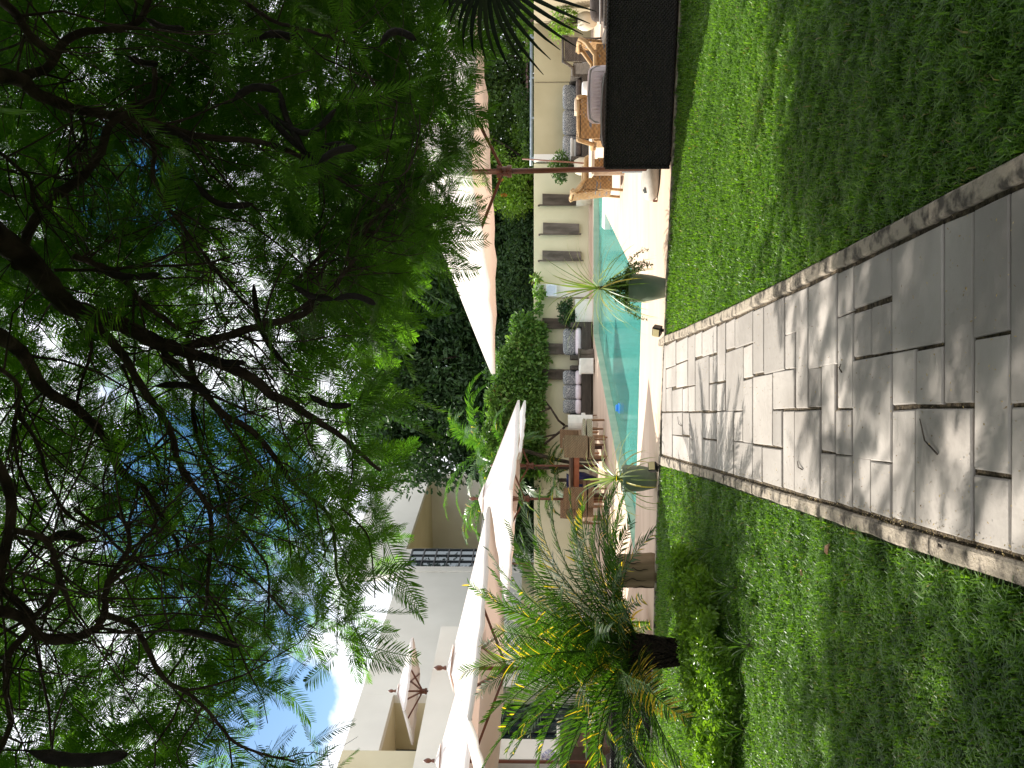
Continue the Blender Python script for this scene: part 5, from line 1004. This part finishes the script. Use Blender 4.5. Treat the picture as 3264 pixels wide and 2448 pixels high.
# stump planter with succulents
st = thing('stump_planter', 'hollow log stump planter with cracked brown sides, behind the date palm', 'planter', (x(1818,11.35), 11.35, 0))
M['stump'] = mat('stump_wood', (.10,.065,.035), (.27,.19,.12), scale=5, rough=.9, bump=.8, bscale=16, stretch=(1,1,.12), detail=9, lo=.3, hi=.7)
mb = MB(); mb.lathe((0,0,0), [(0,0),(.215,0),(.225,.05),(.215,.2),(.21,.35),(.22,.47),(.20,.485),(.18,.47),(.17,.40),(0,.39)], n=40, wob=.05)
mb.build('shell', M['stump'], st); mb = MB(); mb.lathe((0,0,.41), [(.172,0),(.1,.02),(0,.03)], n=24); mb.build('soil', M['soil'], st)
M['crack'] = mat('crack', (.015,.01,.006), (.03,.02,.01)); mb = MB()
for a, z0, z1 in ((-1.9,.05,.46),(-1.3,.12,.40),(-2.5,.0,.3),(-.9,.2,.47)): mb.tube([(.222*math.cos(a+k*.03*math.sin(k*2)), .222*math.sin(a+k*.03*math.sin(k*2)), z0+(z1-z0)*k/6) for k in range(7)], [.002,.005,.006,.007,.006,.005,.002], n=5)
mb.build('cracks', M['crack'], st)
M['succ'] = leafmat('succulent', (.10,.17,.11), (.2,.28,.18), (1,1.2,.8), trf=.1, rough=.5)
su = thing('succulent', 'pale green rosette succulents growing in the log stump', 'plant', tuple(Vector(st.location)+Vector((0,0,.43))))
for k, (cx, cy, s) in enumerate([(.06,-.06,1),(-.08,-.02,.8),(.10,.07,.7),(0,.1,.8)]):
    mb = MB(); n = 46; i = np.arange(n); az = i*2.4; el = 1.35-1.3*i/n; scatter(mb, LV*np.array([1,1.1,1]), LFQ, np.tile([cx,cy,.03+.04*s],(n,1)), quat_mats(n, az, el, az*0), .11*s*(.5+.5*i/n)); mb.build('rosette', M['succ'], su)
# plants with strap leaves in the pots
def strap_plant(name, label, cat, loc, stem_h, n, L, w, seed, m, elr=(-.5,1.4), droop=(.8,1.9), stem=.02, az_bias=None):
    t = thing(name, label, cat, loc); g = random.Random(seed)
    mb = MB(); mb.tube([(0,0,0),(.01,0,stem_h*.5),(.0,.01,stem_h)], [stem*1.2,stem,stem], n=8); mb.build('stem', M['bark'], t, smooth=True)
    for i in range(n):
        az = (i*2.39996+g.uniform(-.2,.2)) % 6.283; f = i/n; el = elr[1]+(elr[0]-elr[1])*f**.9+g.uniform(-.12,.12); l_ = L*g.uniform(.7,1.1); k = 9; e = el; h = Vector((math.cos(az), math.sin(az), 0)); s = Vector((-math.sin(az), math.cos(az), 0)); p = Vector((0,0,stem_h-.05*f)); dr = g.uniform(*droop); V = []
        for q in range(k+1):
            u = q/k; ww = w*.5*(math.sin(math.pi*min(1,(.12+.88*u)))**.6 if u < 1 else .02); V += [tuple(p-s*ww+Vector((0,0,ww*.3))), tuple(p), tuple(p+s*ww+Vector((0,0,ww*.3)))]; e -= dr*u*1.6/k; p = p + (h*math.cos(e)+Vector((0,0,math.sin(e))))*(l_/k)
        mb = MB(); Fq = []
        for q in range(k): c = q*3; Fq += [(c,c+1,c+4,c+3),(c+1,c+2,c+5,c+4)]
        col = g.random()*.9 if g.random() > .1 else 1; mb.add(V, np.array(Fq), col); mb.build('leaf', m, t)
    return t
gp = G(2130, 913)
pg = round_pot('tall green glazed pot with a spiky plant right of the path at the lawn edge', (gp.x, gp.y+.16, 0), .168, .455, 'potgreen', [(0,0),(.6,0),(.68,.04),(.88,.35),(1,.68),(.98,.86),(.93,.95),(.97,.98),(.95,1.0),(.86,1.0),(.84,.9),(0,.88)])
strap_plant('spiky_plant', 'spiky plant with long thin arching leaves on a short stem in the right green pot', 'plant', (gp.x, gp.y+.16, .40), .40, 74, .78, .017, 81, M['strap'], elr=(-1.0,1.4), droop=(.3,1.5), stem=.022)
tr_ = thing('trailing_plant', 'trailing vine of small dark leaves spilling around the right green pot', 'plant', (gp.x, gp.y+.16, .44))
mb = MB(); g = random.Random(4); sm = MB()
for i in range(26):
    a = g.uniform(0,6.28); up = g.uniform(.0,.16); p = Vector((math.cos(a)*.1, math.sin(a)*.1, .0)); pts = [p]; L = g.uniform(.2,.55); v = Vector((math.cos(a), math.sin(a), .9)).normalized()
    for k in range(8): v = (v+Vector((g.gauss(0,.12), g.gauss(0,.12), -.30))).normalized(); p = p+v*L/8; pts.append(p)
    sm.tube(pts, .0022, n=4); q = np.array([tuple(a_) for a_ in pts for _ in range(7)]); nn = len(q); gg = np.random.default_rng(i); scatter(mb, LV, LFQ, q+gg.normal(size=(nn,3))*.012, quat_mats(nn, gg.random(nn)*6.3, gg.normal(size=nn)*.6, gg.normal(size=nn)*.6), .022+.014*gg.random(nn))
mb2 = MB(); foliage(mb, [(0,0,.08),(.08,-.02,.06),(-.08,.02,.08),(.02,.05,.16)], [.13,.1,.1,.11], 1500, .03, 66)
mb.build('leaves', M['midleaf'], tr_); sm.build('stems', M['bark'], tr_)
gp2 = G(2096, 1530)
pg = round_pot('squat grey green pot with a fountain of striped leaves left of the path', (gp2.x, gp2.y+.18, 0), .175, .43, 'potgreen', [(0,0),(.62,0),(.72,.04),(.92,.4),(1,.75),(.99,.93),(.97,1.0),(.88,1.0),(.86,.88),(0,.86)])
M['striped'] = leafmat('striped_leaf', (.10,.18,.05), (.40,.43,.24), (1.3,1.4,.6), trf=.35, rough=.3, spec=.6, c3=(.5,.42,.08))
strap_plant('spiky_plant', 'fountain of pale striped strap leaves in the left grey green pot', 'plant', (gp2.x, gp2.y+.18, .38), .12, 62, .68, .022, 82, M['striped'], elr=(-.75,1.35), droop=(.8,2.3), stem=.03)
# leafy plants in the far pots and planter box
def pot_bush(label, loc, r, n, size, m, seed, k=7, zz=.3):
    t = thing('leafy_plant', label, 'plant', loc); g = random.Random(seed); cc = [(g.uniform(-r,r), g.uniform(-r,r)*.6, g.uniform(.08,zz)) for _ in range(k)]; mb = MB()
    for c in cc: mb.tube([(0,0,-.05), (c[0]*.4, c[1]*.4, c[2]*.6), c], [.012,.009,.004], n=5)
    mb.build('stems', M['bark'], t); mb = MB(); foliage(mb, cc, [r*.5]*k, n, size, seed, shell=.3); mb.build('leaves', m, t)
pot_bush('spindly bright leafed plant in the round pot at the far right', (9.0,22.0,.46), .34, 1100, .07, M['brightleaf'], 91, 8, .6)
pot_bush('dark leafed plant in the cream pot behind the parasol pole', (5.72,23.3,.5), .36, 1300, .07, M['midleaf'], 92, 8, .5)
pot_bush('rounded dark green bush in the square planter box', (P(1880,992,23.65).x-.02, 23.65, .42), .30, 2200, .06, M['darkleaf'], 93, 9, .36)
# ---------------------------------------------------------------- shrub bed on the left lawn
sb = thing('flower_bed_shrub', 'low bed of bright glossy leaved shrubs with dark shaded front around the palm', 'shrub', (-2.6, 8.4, 0))
cc, rr = [], []; g = random.Random(12)
top = [(1800,2130,2250),(1860,2122,2290),(1920,2120,2310),(1980,2130,2330),(2040,2140,2350),(2100,2150,2370),(2160,2150,2370),(2220,2160,2375),(2280,2160,2370),(2340,2180,2370),(2400,2190,2370),(2460,2200,2370),(2540,2210,2370)]
for py, pt, pb in top:
    for k in range(6):
        Da = GD(pb)+.12; Db = max(Da+.25, 1.25*F/(pt-1702)); D = Da+(Db-Da)*k/5+g.uniform(-.06,.06); h_ = max(.10, min(.30, H-(pt-1702)/F*D)); r_ = g.uniform(.07,.12); xx = (1224-(py+g.uniform(-26,26)))/F*D; cc.append((xx+2.6, D-8.4, max(.06, (h_-r_)*g.uniform(.6,1)))); rr.append(r_)
mb = MB(); foliage(mb, cc, rr, 24000, .042, 95, shell=.5); mb.build('leaves', M['brightleaf'], sb)
for k, (px, py, lab) in enumerate([(2350,1880,'grassy tuft of long blades in front of the shrub bed, right end'), (2395,2060,'grassy tuft of long blades in front of the middle of the shrub bed'), (2380,2330,'grassy tuft of long blades at the left end of the shrub bed'), (2290,1745,'small pale grassy tuft right of the shrub bed')]):
    g_ = G(px, py); strap_plant('grass_tuft', lab, 'plant', (g_.x, g_.y, 0), .03, 26, .30, .008, 83+k, M['midleaf'], elr=(.1,1.4), droop=(.8,1.8), stem=.012)
# yellow-leaved plant beyond the palm on the deck, small orange foliage
yp = Vector((-3.2, 11.9, 0)); t_ = strap_plant('croton', 'small yellow leaved plant on the deck behind the date palm', 'plant', (yp.x, yp.y, 0), .30, 60, .36, .035, 88, leafmat('yellow_leaf', (.5,.34,.03), (.7,.5,.06), (1.2,1.2,.5), trf=.45, rough=.4), elr=(-.3,1.3), droop=(.4,1.4), stem=.015)
# fan palm at the right edge, leaf tips hanging into view
fp = thing('fan_palm', 'dark fan palm leaves hanging into view at the top right, near the camera', 'palm', (3.1, 4.3, 0))
mb = MB(); mb.tube([(0,0,-.05),(0,0,.8),(.02,0,1.7)], [.12,.1,.09], n=12); mb.build('trunk', M['fibre'], fp)
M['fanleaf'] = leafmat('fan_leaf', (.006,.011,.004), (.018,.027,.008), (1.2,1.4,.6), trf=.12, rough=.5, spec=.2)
def fan(center, axis, nrm, n, L, w, spread, seed):
    g = random.Random(seed); c = Vector(center)-Vector(fp.location); ax = Vector(axis).normalized(); nr = Vector(nrm).normalized(); sd = nr.cross(ax).normalized(); mb = MB()
    for i in range(n):
        a = -spread/2+spread*i/(n-1); d = (ax*math.cos(a)+sd*math.sin(a)).normalized(); ln = L*(.75+.25*math.cos(a))*g.uniform(.9,1.05); pp = d.cross(nr).normalized(); V = []; k = 7
        for q in range(k+1):
            u = q/k; p = c+d*ln*u+Vector((0,0,-1))*ln*.28*u**2.5 + nr*math.sin(a*9)*.01*u; ww = w*.5*math.sin(math.pi*(.10+.87*u))**.8; V += [tuple(p-pp*ww), tuple(p+nr*.004), tuple(p+pp*ww)]
        Fq = []
        for q in range(k): e_ = q*3; Fq += [(e_,e_+1,e_+4,e_+3),(e_+1,e_+2,e_+5,e_+4)]
        mb.add(V, np.array(Fq), g.random())
    mb.tube([Vector((.02,0,1.65)), (c+Vector((.02,0,1.65)))/2+Vector((0,0,.12)), c], [.014,.01,.008], n=6)
    mb.build('fan_leaf', M['fanleaf'], fp)
fan(tuple(P(1560,-95,4.3)), (-.75,0,-.35), (-.1,-1,.1), 26, .50, .024, R(200), 1)
fan(tuple(P(1480,-160,4.6)), (-.6,.1,.4), (-.2,-1,.2), 22, .36, .026, R(170), 2)
fan((3.6,4.1,2.2), (.8,.2,.4), (0,-.3,1), 24, .5, .03, R(200), 3)
fan((3.1,4.9,2.3), (.1,.9,.4), (0,-.3,1), 24, .5, .03, R(200), 4)
# palm-like fronds of a second plant under the canopy at the right
palm_cluster('dark feather palm at the right edge of the lawn under the shade tree', (5.6, 8.8, 0), 1.9, 16, 1.9, 77, M['palm'], elr=(-.2,1.2), ll=.34, w=.02, tr=.08)
